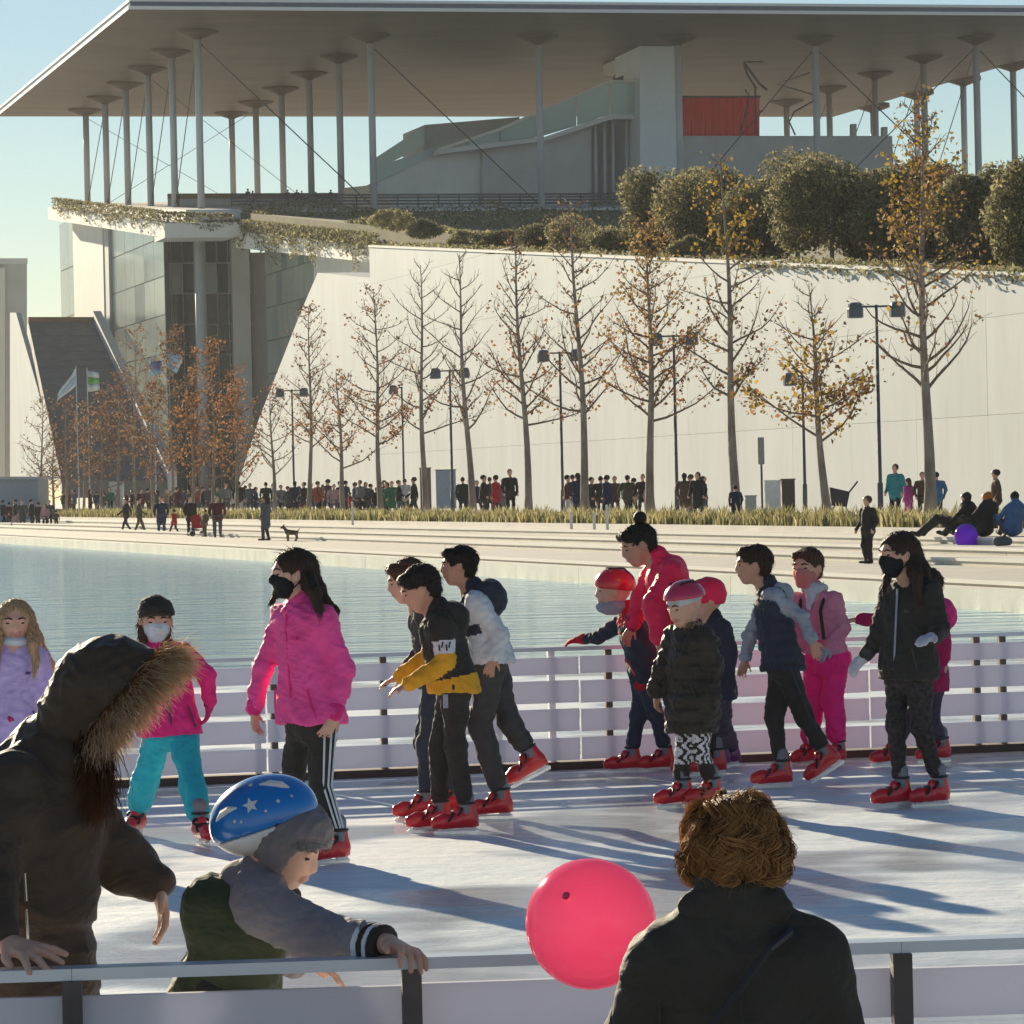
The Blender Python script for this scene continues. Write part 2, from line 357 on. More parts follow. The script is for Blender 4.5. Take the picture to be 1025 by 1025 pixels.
for m_, c_, f_ in ((M_rail_glass, (.75, .88, .88, 1), .55),):
    n_ = m_.node_tree; t_ = n_.nodes.new('ShaderNodeBsdfTranslucent'); t_.inputs[0].default_value = c_; x_ = n_.nodes.new('ShaderNodeMixShader'); x_.inputs[0].default_value = f_
    n_.links.new(n_.nodes['Principled BSDF'].outputs[0], x_.inputs[1]); n_.links.new(t_.outputs[0], x_.inputs[2]); n_.links.new(x_.outputs[0], n_.nodes['Material Output'].inputs[0])
M_redcloth = mat('red_banner', (1.0, 0.03, 0.05), 0.7, 0.3, 1.2, stretch=(3, 3, 0.2))
n_ = M_redcloth.node_tree; t_ = n_.nodes.new('ShaderNodeBsdfTranslucent'); t_.inputs[0].default_value = (.9, .03, .05, 1); x_ = n_.nodes.new('ShaderNodeMixShader'); x_.inputs[0].default_value = .45
n_.links.new(n_.nodes['Principled BSDF'].outputs[0], x_.inputs[1]); n_.links.new(t_.outputs[0], x_.inputs[2]); n_.links.new(x_.outputs[0], n_.nodes['Material Output'].inputs[0])
# ================================================================== ground, water, ice
def sheet(name, pts, m, th=0.4, kind='structure'):
    o = MB().prism(pts, (0, 0, -th)).build(name, m); tag(o, kind=kind); return o
g_ = [(1500 * math.cos(t * math.pi / 16), 1500 * math.sin(t * math.pi / 16), -1.2) for t in range(32)]
sheet('ground', g_, M_pave)
sheet('water', [AB(5, -60, -0.35), AB(5, 24.1, -0.35), AB(420, 24.1, -0.35), AB(420, -60, -0.35)], M_water, 0.3)
FA, FB = Vector((-2.68, 26.0, 0)), Vector((3.54, 27.6, 0)); fd = (FB - FA).normalized(); fn = Vector((-fd.y, fd.x, 0))   # far fence line
NA, NB = Vector((-1.15, 9.15, 0)), Vector((1.23, 9.36, 0)); nd = (NB - NA).normalized()                                   # near fence line
sheet('ice_rink', [NA - nd * 16 - Vector((0, .1, 0)), NB + nd * 13 - Vector((0, .1, 0)), FB + fd * 12 + fn * 15, FA - fd * 22 + fn * 15], M_ice, 0.6)
sheet('spectator_paving', [(-30, -6, -0.004), (30, -6, -0.004), NB + nd * 26 - Vector((0, .12, .004)), NA - nd * 26 - Vector((0, .12, .004))], M_pave, 0.5)
quay = empty('quay', AB(150, 28, 0)); tag(quay, kind='structure')
steps = [(24.0, 24.6, 0.0), (24.6, 28.6, 0.10), (28.6, 30.0, 0.25), (30.0, 31.4, 0.40), (31.4, 33.0, 0.55)]
for i, (b0, b1, z) in enumerate(steps):
    a = 30.0; rg = random.Random(i)
    while a < 420:
        L = 6.0 if a < 150 else 30.0
        m = MB().prism([AB(a + .012, b0, z), AB(a + L - .012, b0, z), AB(a + L - .012, b1 + .3, z), AB(a + .012, b1 + .3, z)], (0, 0, -1.0 - z))
        m.build('step_slab', M_stone if i % 2 == 0 else M_stone2, quay); a += L
    # pale nosing along each step edge
    if i: MB().prism([AB(30, b0 - .03, z + .004), AB(420, b0 - .03, z + .004), AB(420, b0 + .16, z + .004), AB(30, b0 + .16, z + .004)], (0, 0, -0.06)).build('nosing', M_white, quay)
sheet('promenade', [AB(-40, 33.0, 0.70), AB(950, 33.0, 0.70), AB(950, 420, 0.70), AB(-40, 420, 0.70)], M_pave, 1.6)
sheet('far_plaza', [AB(420, -400, 0.1), AB(950, -400, 0.1), AB(950, 32.9, 0.1), AB(420, 32.9, 0.1)], M_stone2, 1.0)
# ================================================================== sloping park and its white retaining wall
ZA = ([40, 128, 234.5, 368, 443, 475], [2.0, 8.7, 16.5, 28.6, 34.7, 37.0])
def zp(a): return float(np.interp(a, *ZA))
pv, pf = [], []
As = [60, 90, 128, 160, 200, 234.5, 262, 300, 335, 361]; Bs = [50.5, 58, 66, 80, 110, 170]
for a in As:
    for b in Bs: pv.append(AB(a, max(b, 50.5 if a <= 235 else 64.5), zp(a) - 0.25))
for i in range(len(As) - 1):
    for j in range(len(Bs) - 1): k = i * len(Bs) + j; pf.append((k, k + 1, k + len(Bs) + 1, k + len(Bs)))
nB = len(Bs); n0 = len(pv); pv += [p - Vector((0, 0, 1.3)) for p in pv]
for i in range(len(As) - 1):                                 # solid sides, so that the slope is no paper sheet
    k = i * nB; pf += [(k, k + nB, k + nB + n0, k + n0), (k + nB - 1, k + nB - 1 + n0, k + 2 * nB - 1 + n0, k + 2 * nB - 1)]
for k0 in (0, (len(As) - 1) * nB):
    for j in range(nB - 1): pf.append((k0 + j, k0 + j + n0, k0 + j + 1 + n0, k0 + j + 1))
park = MB().add(pv, pf).build('park_slope', M_grass); tag(park, kind='structure')
dk = MB().prism([AB(358, 59.5, zp(358)), AB(358, 168, zp(358)), AB(448, 168, zp(448)), AB(448, 59.5, zp(448))], (0, 0, -1.0)).build('roof_terrace', M_lgrey); tag(dk, kind='structure')
wall = empty('retaining_wall', AB(150, 50, 0.7)); tag(wall, 'long tall white retaining wall behind the row of trees', 'wall')
MB().prism([AB(58, 50.12, .3), AB(234.4, 50.12, .3), AB(234.4, 50.12, 16.4), AB(128, 50.12, 8.6), AB(58, 50.12, zp(58) - .1)], V * 1.2).build('core', M_grey, wall)
rg = random.Random(4); a = 58.0; ci = 0
while a < 234.4:
    a2 = min(a + 7.35, 234.45); z0 = 0.65; r_ = 0
    while True:
        za, zb = zp(a), zp(a2); z1 = z0 + 3.4
        ta, tb = min(z1, za), min(z1, zb)
        if z0 >= za - .05 and z0 >= zb - .05: break
        g = 0.005; off = V * rg.uniform(0, .004)
        poly = [AB(a + g, 50, z0 + g) + off, AB(a2 - g, 50, z0 + g) + off, AB(a2 - g, 50, max(tb - g, z0 + g)) + off, AB(a + g, 50, max(ta - g, z0 + g)) + off]
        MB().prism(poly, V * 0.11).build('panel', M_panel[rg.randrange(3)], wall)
        z0 = z1
    a = a2
MB().prism([AB(58, 49.95, zp(58)), AB(128, 49.95, 8.7), AB(234.5, 49.95, 16.5), AB(234.5, 49.95, 16.62), AB(128, 49.95, 8.82), AB(58, 49.95, zp(58) + .12)], V * 0.9).build('coping', M_white, wall)
# slanted end wall beyond it
ew = empty('slanted_wall', AB(260, 50.5, 0.7)); tag(ew, 'white wall with slanting left edge beyond the long retaining wall', 'wall')
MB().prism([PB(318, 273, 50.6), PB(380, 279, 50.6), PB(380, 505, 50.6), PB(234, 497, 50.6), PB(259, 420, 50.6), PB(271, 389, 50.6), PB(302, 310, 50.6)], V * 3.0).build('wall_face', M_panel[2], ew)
# ================================================================== the glazed building
def glass_face(parent, axis, c, s0, s1, zlo, ztop, cols, rows, mats, rg, depth=0.12, frame=M_dsteel):
    """panes on the plane b=c (axis 'b', s along a) or a=c (axis 'a', s along b); ztop(s) gives the sloping head"""
    q = (lambda s, z: AB(s, c, z)) if axis == 'b' else (lambda s, z: AB(c, s, z)); d = V if axis == 'b' else U
    hi = max(ztop(s0), ztop(s1)); dz = (hi - zlo) / rows; ds = (s1 - s0) / cols
    for i in range(cols):
        for j in range(rows):
            a0, a1 = s0 + i * ds + .05, s0 + (i + 1) * ds - .05; z0, z1 = zlo + j * dz + .05, zlo + (j + 1) * dz - .05
            ta, tb = min(z1, ztop(a0)), min(z1, ztop(a1))
            if ta <= z0 + .1 and tb <= z0 + .1: continue
            MB().prism([q(a0, z0), q(a1, z0), q(a1, max(tb, z0 + .02)), q(a0, max(ta, z0 + .02))], d * depth).build('pane', mats[rg.randrange(len(mats))] if not callable(mats) else mats(i, j), parent)
    MB().prism([q(s0, zlo), q(s1, zlo), q(s1, ztop(s1)), q(s0, ztop(s0))], d * 0.4).build('mullions', frame, parent, base=None).location += (d * 0.06)
bd = empty('glass_building', AB(365, 60, 0.7)); tag(bd, 'tall glazed hall with planted roof edge left of the white wall', 'building')
rg = random.Random(9)
MB().prism([PB(48, 207, 56.8), PB(165, 223, 56.8), PB(165, 238, 56.8), PB(48, 219.5, 56.8)], V * 12).build('roof_edge', M_white, bd)
aA1 = toab(PB(165, 238, 56.8))[0]
MB().prism([PA(165.2, 222, aA1 + .05), PA(236, 224, aA1 + .05), PA(236, 237, aA1 + .05), PA(165.2, 238, aA1 + .05)], U * 6).build('roof_edge', M_lgrey, bd)  # shaded front edge coloured greyer than the sunlit ones
MB().prism([PB(236, 231, 64), PB(380, 248, 64), PB(380, 263.5, 64), PB(236, 248, 64)], V * 10).build('roof_edge', M_white, bd)
def ab_at(px, b): return toab(PB(px, 300, b))[0]
zf = lambda a: np.interp(a, [toab(PB(165, 238, 56.8))[0], toab(PB(48, 219.5, 56.8))[0]], [PB(165, 238, 56.8).z, PB(48, 219.5, 56.8).z]) - .05
a61, a78, a108, a165 = (ab_at(x, 59.0) for x in (61, 78, 108, 165))
glass_face(bd, 'b', 59.0, a165, a108, 0.7, zf, 6, 8, [M_glass2, M_glass2, M_glass], rg)
MB().prism([AB(a108, 58.6, .7), AB(a78, 58.6, .7), AB(a78, 58.6, zf(a78)), AB(a108, 58.6, zf(a108))], V * 3).build('side_wall', M_white, bd)
MB().prism([AB(a108 - 3.2, 58.7, .7), AB(a108 - .02, 58.7, .7), AB(a108 - .02, 58.7, zf(a108)), AB(a108 - 3.2, 58.7, zf(a108 - 3.2))], V * .28).build('side_strip', M_grey, bd)  # grey strip painted for the shadowed edge beside the white wall
glass_face(bd, 'b', 59.0, a78, a61, 0.7, zf, 2, 6, [M_glass, M_glass2], rg)
zrec = PA(200, 237, aA1).z + 1.6
glass_face(bd, 'a', a165 + 4, 59.2, 67.9, 0.7, lambda s: zrec, 8, 9, lambda i, j: M_glass if j in (7,) and i not in (2, 5) else M_glassd, rg, frame=M_grey)  # top row takes the lighter glass as a painted sky reflection
MB().prism([AB(a165 + 3, 65.9, .7), AB(a165 + 3, 67.6, .7), AB(a165 + 3, 67.6, zrec), AB(a165 + 3, 65.9, zrec)], U * .9).build('end_wall', M_lgrey, bd)
cb = toab(PA(203, 400, a165 - 1)); MB().tube([AB(a165 - 1, cb[1], .6), AB(a165 - 1, cb[1], zrec - 1.0)], .5, 16).build('column', M_steel, bd, sm=True)
zb2 = lambda a: np.interp(a, [toab(PB(380, 263.5, 64))[0], toab(PB(236, 248, 64))[0]], [PB(380, 263.5, 64).z, PB(236, 248, 64).z]) + .9
a236, a317, a380 = (ab_at(x, 68.0) for x in (266, 317, 380))
glass_face(bd, 'b', 68.0, a317, a236, 0.7, zb2, 9, 8, [M_glass2, M_glass, M_glass2], rg)
MB().prism([AB(a380, 67.8, .7), AB(a317, 67.8, .7), AB(a317, 67.8, zb2(a317)), AB(a380, 67.8, zb2(a380))], V * 2).build('side_wall', M_lgrey, bd)  # white wall coloured grey for the shade under the roof edge
MB().prism([AB(a165 + 5, 60, .7), AB(a165 + 5, 110, .7), AB(a165 + 70, 110, .7), AB(a165 + 70, 60, .7)], (0, 0, 24)).build('inner_block', M_grey, bd)
# left-hand tower, slanted wall and dark ramp
tw = empty('stair_tower', P(14, 478, 430)); tag(tw, 'narrow grey slab tower at the left edge of the picture', 'tower')
MB().prism([PA(-14, 262, 432), PA(27, 262, 432), PA(27, 480, 432), PA(-14, 480, 432)], U * 7).build('shaft', M_grey, tw)
MB().prism([PA(-14, 258.5, 431), PA(27.6, 258.5, 431), PA(27.6, 264, 431), PA(-14, 264, 431)], U * 8.5).build('cap', M_lgrey, tw)
MB().prism([PA(-14, 268, 431.4), PA(5, 268, 431.4), PA(5, 480, 431.4), PA(-14, 480, 431.4)], U * .5).build('sunlit_side_strip', M_white, tw)  # white strip painted for the tower's sunlit left face
lw = empty('sloped_wall', P(30, 478, 400)); tag(lw, 'white triangular sloped wall beside the dark ramp at left', 'wall')
MB().prism([PB(10, 313, 50.6), PB(16, 313, 50.6), PB(64, 481, 50.6), PB(10, 481, 50.6)], V * .5).build('wall_face', M_panel[0], lw)
rp = empty('entrance_ramp', AB(390, 58, 0.7)); tag(rp, 'dark grey steep ramp between the white sloped wall and glass hall', 'ramp')
q0, q1, q2, q3 = PA(28, 321, 402), PA(93, 321, 402), PA(168, 482, 342), PA(62, 482, 342)
for i in range(9):                                           # ramp surface laid in wide courses
    t0, t1 = i / 9, (i + 1) / 9 - .006
    MB().prism([q0.lerp(q3, t0), q1.lerp(q2, t0), q1.lerp(q2, t1), q0.lerp(q3, t1)], (0, 0, -1.5)).build('course', M_dslope, rp)
MB().bar(q1 + V * .4, q2 + V * .4, .8, 2.0).build('kerb', M_grey, rp)
MB().bar(q0, q1, 1.0, .7).build('top_edge', M_earth, rp)
kb = empty('low_pavilion', P(14, 503, 262)); tag(kb, 'low flat blue-grey hut on the quay at far left', 'hut')
k0, k1 = P(-30, 500, 262), P(38, 500, 262)
MB().prism([P(-30, 479, 262), P(38, 479, 262), Vector((k1.x, k1.y, .1)), Vector((k0.x, k0.y, .1))], (0, 6, 0)).build('body', mat('hut_blue', (0.34, 0.38, 0.44), .6), kb)
MB().prism([P(-31, 477, 261.6), P(39.5, 477, 261.6), P(39.5, 479.6, 261.6), P(-31, 479.6, 261.6)], (0, 7, 0)).build('roof', M_grey, kb)
# ================================================================== the canopy on columns
cp = empty('canopy', AB(405, 104, 0.7)); tag(cp, 'vast thin flat canopy carried on slender columns over the roof terrace', 'canopy')
A0, A1, B0, B1, ZC = 354.9, 455.0, 54.2, 154.2, 45.55
def zund(a, b):
    s, t = (a - A0) / (A1 - A0), (b - B0) / (B1 - B0); return ZC - .15 - 1.1 * (1 - (2 * s - 1) ** 4) * (1 - (2 * t - 1) ** 4)
N = 26; vs_, fs_ = [], []
for i in range(N + 1):
    for j in range(N + 1):
        s = .5 - .5 * math.cos(math.pi * i / N); t = .5 - .5 * math.cos(math.pi * j / N); a, b = A0 + (A1 - A0) * s, B0 + (B1 - B0) * t; vs_.append(AB(a, b, zund(a, b)))
for i in range(N):
    for j in range(N): k = i * (N + 1) + j; fs_.append((k, k + 1, k + N + 2, k + N + 1))
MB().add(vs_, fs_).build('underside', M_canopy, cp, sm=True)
MB().prism([AB(A0, B0, ZC - .147), AB(A0, B1, ZC - .147), AB(A1, B1, ZC - .147), AB(A1, B0, ZC - .147)], (0, 0, .32)).build('edge_band', M_edge, cp)
MB().prism([AB(A0 + .2, B0 + .2, ZC + .175), AB(A0 + .2, B1 - .2, ZC + .175), AB(A1 - .2, B1 - .2, ZC + .175), AB(A1 - .2, B0 + .2, ZC + .175)], (0, 0, .42)).build('solar_panels', M_solar, cp)
MB().prism([AB(A0 + .1, B0 + .1, ZC + .60), AB(A0 + .1, B1 - .1, ZC + .60), AB(A1 - .1, B1 - .1, ZC + .60), AB(A1 - .1, B0 + .1, ZC + .60)], (0, 0, .25)).build('top_rail', M_edge, cp)
cols = {}
JB = [toab(PA(x, 100, 367.9))[1] for x in (199, 372, 540, 679.5, 817, 978)] + [toab(PA(964, 80, 412.9))[1]]
for i in range(6):
    for j in range(7):
        if i and j in (2, 3, 4): continue
        a, b = 367.9 + 15 * i, JB[j]; zt = zund(a, b); z0 = zp(a) - .3
        c = MB().tube([AB(a, b, z0), AB(a, b, zt - .2)], .34, 12).build('column', M_steel, cp, sm=True); cols[i, j] = (a, b, z0, zt)
        MB().lathe([(.36, -.75), (.45, -.66), (1.8, -.20), (2.0, -.09), (1.95, .35)], 20, AB(a, b, zt) - cp.location).build('capital', M_canopy, c, sm=True, base=(0, 0, 0))
        c.children[0].matrix_parent_inverse = Matrix.Identity(4)
def cable(k0, k1, top0=True, r=.09):
    a, b, z0, zt = cols[k0]; c, d, y0, yt = cols[k1]
    MB().tube([AB(a, b, zt - .9), AB(c, d, y0 + .2)], r, 6).build('cable', M_dsteel, cp)
for k0, k1 in (((0, 0), (0, 1)), ((0, 1), (0, 2)), ((0, 4), (0, 3)), ((0, 5), (0, 4)), ((0, 4), (0, 5)), ((0, 5), (0, 6))): cable(k0, k1, r=.06)
for i in range(5): cable((i, 0), (i + 1, 0), r=.045)
for i in range(4): cable((i, 5), (i + 1, 5), r=.045)
for k0, k1 in (((2, 0), (2, 1)), ((4, 1), (4, 0)), ((5, 0), (5, 1))): cable(k0, k1, r=.028)
# ================================================================== roof-top hall with ramp and lift tower
hl = empty('rooftop_hall', PA(520, 211, 377)); tag(hl, 'grey rooftop hall with glass-sided ramp climbing to a square tower', 'building')
def face(name, a, pts, th, m, d=U):
    a = a - 17.5; MB().prism([PA(x, y, a) for x, y in pts], d * th).build(name, m, hl)
face('wall', 396, [(372, 213), (379, 182), (439, 152), (497, 139), (500, 213)], 9, M_lgrey)
face('wall', 395, [(483, 213), (483, 137), (545, 138), (592, 125), (592, 213)], 8, M_grey)
face('recess_wall', 401, [(588, 213), (588, 120), (645, 118), (645, 213)], 2, M_grey)
face('low_wall', 394.2, [(345, 188), (374, 185), (399, 213), (345, 213)], .6, mat('sunlit_cream', (.75, .62, .45), .8))  # warm cream paints sunlight onto the base of the hall
face('parapet', 395.5, [(374, 168), (439, 146), (440, 152), (374, 184)], .4, M_rail_glass)
face('upper_block', 408, [(425, 125), (520, 117), (520, 150), (425, 152)], 10, M_grey)
face('upper_parapet', 407.6, [(376, 158), (425, 126), (425, 146), (376, 170)], .3, M_rail_glass)
face('ramp_slab', 393, [(440, 149), (545, 137), (612, 114), (646, 114), (646, 119), (613, 119), (546, 141), (440, 154)], 5, M_lgrey)
for x0, x1, y0, y1, t0, t1 in ((470, 500, 146, 142, 139, 129), (501, 541, 141.5, 137, 128.5, 112), (542, 577, 136.5, 126, 111.5, 97), (578, 610, 125.5, 114.5, 96.5, 82), (611.5, 628, 114, 114, 81, 81), (629, 645, 114, 114, 81, 81)):
    face('glass_panel', 393, [(x0, y0), (x1, y1), (x1, t1), (x0, t0)], .15, M_rail_glass)
face('handrail', 392.6, [(440, 148), (500, 128), (610, 80), (646, 80), (646, 82.5), (610, 82.5), (500, 131), (440, 151)], .8, M_white)
for x in (596, 605, 613.5, 627, 635): MB().tube([PA(x, 119, 377.0) , PA(x + .8, 214, 377.0)], .17, 8).build('support_post', M_steel, hl, sm=True)
face('dark_doorway', 400.7, [(618, 128), (634, 128), (634, 213), (618, 213)], .2, M_glassd)
face('lift_tower', 391, [(640.5, 33.5), (679, 33.5), (682.5, 216), (641, 216)], 9, mat('tower_skylit_white', (.76, .83, .86), .6, .04, .5))  # bluish base carries the skylight on the shaded front
face('tower_cap', 390.6, [(640, 32), (679.4, 32), (679.4, 36), (640, 36)], 9.6, M_white)
face('tower_box', 399.5, [(622.5, 37), (640, 36), (640, 68), (622.5, 68)], 7, M_white)  # white painted for the sunlit left face of the tower top
face('tower_link', 397, [(627, 68), (640, 68), (640, 80), (622, 80)], 4, M_dsteel)
face('rear_wall', 393.5, [(683, 136), (893, 136), (897, 215), (683, 215)], 6, M_grey)
for x, y in ((855, 124), (886, 127)): face('roof_vent', 395, [(x - 2.5, y), (x + 2.5, y), (x + 2.5, 137), (x - 2.5, 137)], .6, M_grey)
bn = empty('red_banner', PA(722, 136, 379)); tag(bn, 'bright red pleated curtain hung beside the rooftop tower', 'banner')
for i in range(22):                                          # hanging strips
    x0, x1 = 683.5 + i * 3.5, 683.5 + (i + 1) * 3.5 - .25
    MB().prism([PA(x0, 97.5, 379 - .25 * (i % 2)), PA(x1, 97.5, 379 - .25 * ((i + 1) % 2)), PA(x1, 136, 379 - .25 * ((i + 1) % 2)), PA(x0, 136, 379 - .25 * (i % 2))], U * .08).build('cloth_strip', M_redcloth, bn)
MB().bar(PA(682, 96.8, 378.8), PA(761, 96.8, 378.8), .2, .2).build('rod', M_dsteel, bn)
sp = empty('spiral_sculpture', PA(770, 136, 374)); tag(sp, 'dark zigzag metal sculpture hanging beside the red curtain', 'sculpture')
for k, (pts, r) in enumerate((([(744, 62), (760, 84), (768, 90)], .22), ([(747, 62), (764, 62)], .14), ([(810, 73), (777, 84), (815, 95)], .14), ([(816, 100), (795, 112), (790, 122), (796, 135)], .14), ([(746, 90), (750, 96), (741, 135)], .16), ([(756, 88), (757, 135)], .16), ([(744, 62), (748, 75), (757, 89)], .2))):
    MB().tube([PA(x, y, 374 + .4 * (i % 2)) for i, (x, y) in enumerate(pts)], r * .6, 6).build('bar', M_dsteel, sp)
# terrace railing and planted bands on the slope below the hall
rl = empty('terrace_railing', PA(400, 212, 372)); tag(rl, 'long dark terrace railing below the canopy columns', 'railing')
p0_, p1_ = AB(371, 66, zp(371)), AB(371, 112, zp(371))
for k in range(24):
    p = p0_.lerp(p1_, k / 23); MB().bar(p, p + Vector((0, 0, 1.1)), .12, .12, U).build('post', M_dsteel, rl)
for z in (.25, .55, .85, 1.1): MB().bar(p0_ + Vector((0, 0, z)), p1_ + Vector((0, 0, z)), .10, .16).build('rail', M_dsteel, rl)
tb = empty('timber_bench', AB(398, 72, zp(398))); tag(tb, 'long brown timber bench at the terrace edge under the canopy', 'bench')
b0_, b1_ = AB(399, 64.5, zp(399)), AB(399, 84, zp(399))
MB().bar(b0_ + Vector((0, 0, .9)), b1_ + Vector((0, 0, .9)), .6, .5).build('seat', M_earth, tb)
MB().bar(b0_ + Vector((0, 0, .3)), b1_ + Vector((0, 0, .3)), .4, .7).build('base', M_grey, tb)
# ================================================================== trees along the promenade
M_bark = mat('bark', (0.24, 0.19, 0.15), 0.9, 0.35, 3, 0.5, 14, rgb2=(0.32, 0.27, 0.22), stretch=(1, 1, .3))
M_twig = mat('twig', (0.20, 0.14, 0.105), 0.9, 0.2, 3)
def leafmat(name, rgb, trans=0.45):
    if name in MATS: return MATS[name]
    m = bpy.data.materials.new(name); m.use_nodes = True; n = m.node_tree; b = n.nodes['Principled BSDF']; b.inputs['Roughness'].default_value = .7; b.inputs['Specular IOR Level'].default_value = .2
    tc = n.nodes.new('ShaderNodeTexCoord'); z = n.nodes.new('ShaderNodeTexNoise'); z.inputs['Scale'].default_value = 2.3; z.inputs['Detail'].default_value = 6; n.links.new(tc.outputs['Object'], z.inputs[0])
    r = n.nodes.new('ShaderNodeValToRGB'); r.color_ramp.elements[0].position = .3; r.color_ramp.elements[1].position = .7
    r.color_ramp.elements[0].color = (*[c * .55 for c in rgb], 1); r.color_ramp.elements[1].color = (*[min(1, c * 1.4) for c in rgb], 1); n.links.new(z.outputs['Fac'], r.inputs[0]); n.links.new(r.outputs[0], b.inputs['Base Color'])
    t = n.nodes.new('ShaderNodeBsdfTranslucent'); n.links.new(r.outputs[0], t.inputs[0]); mx = n.nodes.new('ShaderNodeMixShader'); mx.inputs[0].default_value = trans
    n.links.new(b.outputs[0], mx.inputs[1]); n.links.new(t.outputs[0], mx.inputs[2]); n.links.new(mx.outputs[0], n.nodes['Material Output'].inputs[0]); MATS[name] = m; return m
ML = {'brown': leafmat('leaf_brown', (0.22, 0.12, 0.065)), 'rust': leafmat('leaf_rust', (0.30, 0.14, 0.06)), 'yellow': leafmat('leaf_yellow', (0.36, 0.24, 0.04)), 'tan': leafmat('leaf_tan', (0.28, 0.18, 0.09)),
      'olive': leafmat('leaf_olive', (0.19, 0.18, 0.10), .45), 'olive2': leafmat('leaf_olive_light', (0.38, 0.34, 0.18), .45), 'sage': leafmat('leaf_sage', (0.20, 0.19, 0.085), .35), 'straw': leafmat('leaf_straw', (0.42, 0.36, 0.16), .35), 'dark': leafmat('leaf_dark', (0.13, 0.125, 0.08), .35)}
def leaf_cloud(c, nrm, size, rg, asp=0.7):
    """quads (with a bent tip) for an array of centres"""
    n = len(c); a = rg.normal(size=(n, 3)); a /= np.linalg.norm(a, axis=1)[:, None] + 1e-9
    b = rg.normal(size=(n, 3)) if nrm is None else np.cross(a, nrm); b -= a * (a * b).sum(1)[:, None]; b /= np.linalg.norm(b, axis=1)[:, None] + 1e-9
    s = size * rg.uniform(.6, 1.35, n)[:, None]; p0 = c - a * s; p2 = c + a * s; up = np.cross(a, b) * s * .25
    v = np.stack([p0, c + b * s * asp + up, p2, c - b * s * asp + up], 1).reshape(-1, 3)
    return v, np.arange(4 * n).reshape(-1, 4)
def make_tree(name, px_base, px_top, py_top, b, label, leaf=(('brown', 200),), seed=1, spread=.22, low=.32, nb=26, leafsize=.072, trunk=.13, cone=True, clump=.9, group='plane trees along the promenade'):
    rg = np.random.RandomState(seed); rr = random.Random(seed)
    base = PB(px_base, 500, b); base.z = .68; top = PB(px_top, py_top, b); top = base + (top - base); H = top.z - base.z
    t = empty(name, base); tag(t, label, 'tree', group)
    def trunkpt(s): return base.lerp(top, s) + Vector((math.sin(s * 7 + seed) * .05 * H * .12, math.cos(s * 5 + seed) * .05 * H * .1, 0))
    n = 12; MB().tube([trunkpt(i / n) for i in range(n + 1)], [trunk * (1.25 if i == 0 else 1) * (1 - .93 * (i / n) ** .9) + .006 for i in range(n + 1)], 8).build('trunk', M_bark, t, sm=True)
    br = MB(); tips = []
    for k in range(nb):
        s = low + (1 - low) * (k + rr.random() * .8) / nb; s = min(s, .985); p = trunkpt(s); ang = k * 2.4 + rr.uniform(-.5, .5)
        L = H * spread * 1.22 * ((1.08 - (s - low) / (1 - low)) ** .75 if cone else 1.0) * rr.uniform(.65, 1.15) + .15
        el = R(rr.uniform(2, 40)); d = Vector((math.cos(ang) * math.cos(el), math.sin(ang) * math.cos(el), math.sin(el))); pts = [p]; q = p.copy(); m = 5
        for i in range(m):
            d = (d + Vector((rr.uniform(-.22, .22), rr.uniform(-.22, .22), rr.uniform(-.02, .26)))).normalized(); q = q + d * (L / m); pts.append(q.copy())
        r0 = trunk * .36 * (1 - s * .72); br.tube(pts, [r0 * (1 - .8 * i / m) + .005 for i in range(m + 1)], 5, False)
        for i in range(1, m + 1):
            tips.append((pts[i], d, i / m))
            for _ in range(2):
                if rr.random() < .75:
                    dd = (d + Vector((rr.uniform(-1, 1), rr.uniform(-1, 1), rr.uniform(-.3, .9)))).normalized(); e = pts[i] + dd * L * rr.uniform(.15, .38); mid = pts[i].lerp(e, .5) + Vector((0, 0, .03))
                    br.tube([pts[i], mid, e], [.011, .008, .005], 3, False); tips.append((e, dd, 1.0)); tips.append((mid, dd, .7))
    br.build('branches', M_twig, t)
    tp = np.array([list(p) for p, d, w_ in tips]); wt = np.array([w_ for p, d, w_ in tips]); zz = (tp[:, 2] - base.z) / H
    for kind, cnt, *zr in leaf:
        w2 = wt.copy() * np.exp(rg.normal(0, clump, len(wt)))
        if zr: w2 *= np.exp(-((zz - zr[0]) / zr[1]) ** 2)
        cnt = int(cnt * 1.35); idx = rg.choice(len(tp), cnt, p=w2 / w2.sum()); c = tp[idx] + rg.normal(0, .13, (cnt, 3)) - np.array([0, 0, .06])
        v, q = leaf_cloud(c, None, leafsize, rg); me = fast_mesh('leaves', v - np.array(base), q, sm=False); link('leaves', me, ML[kind], t)
    return t
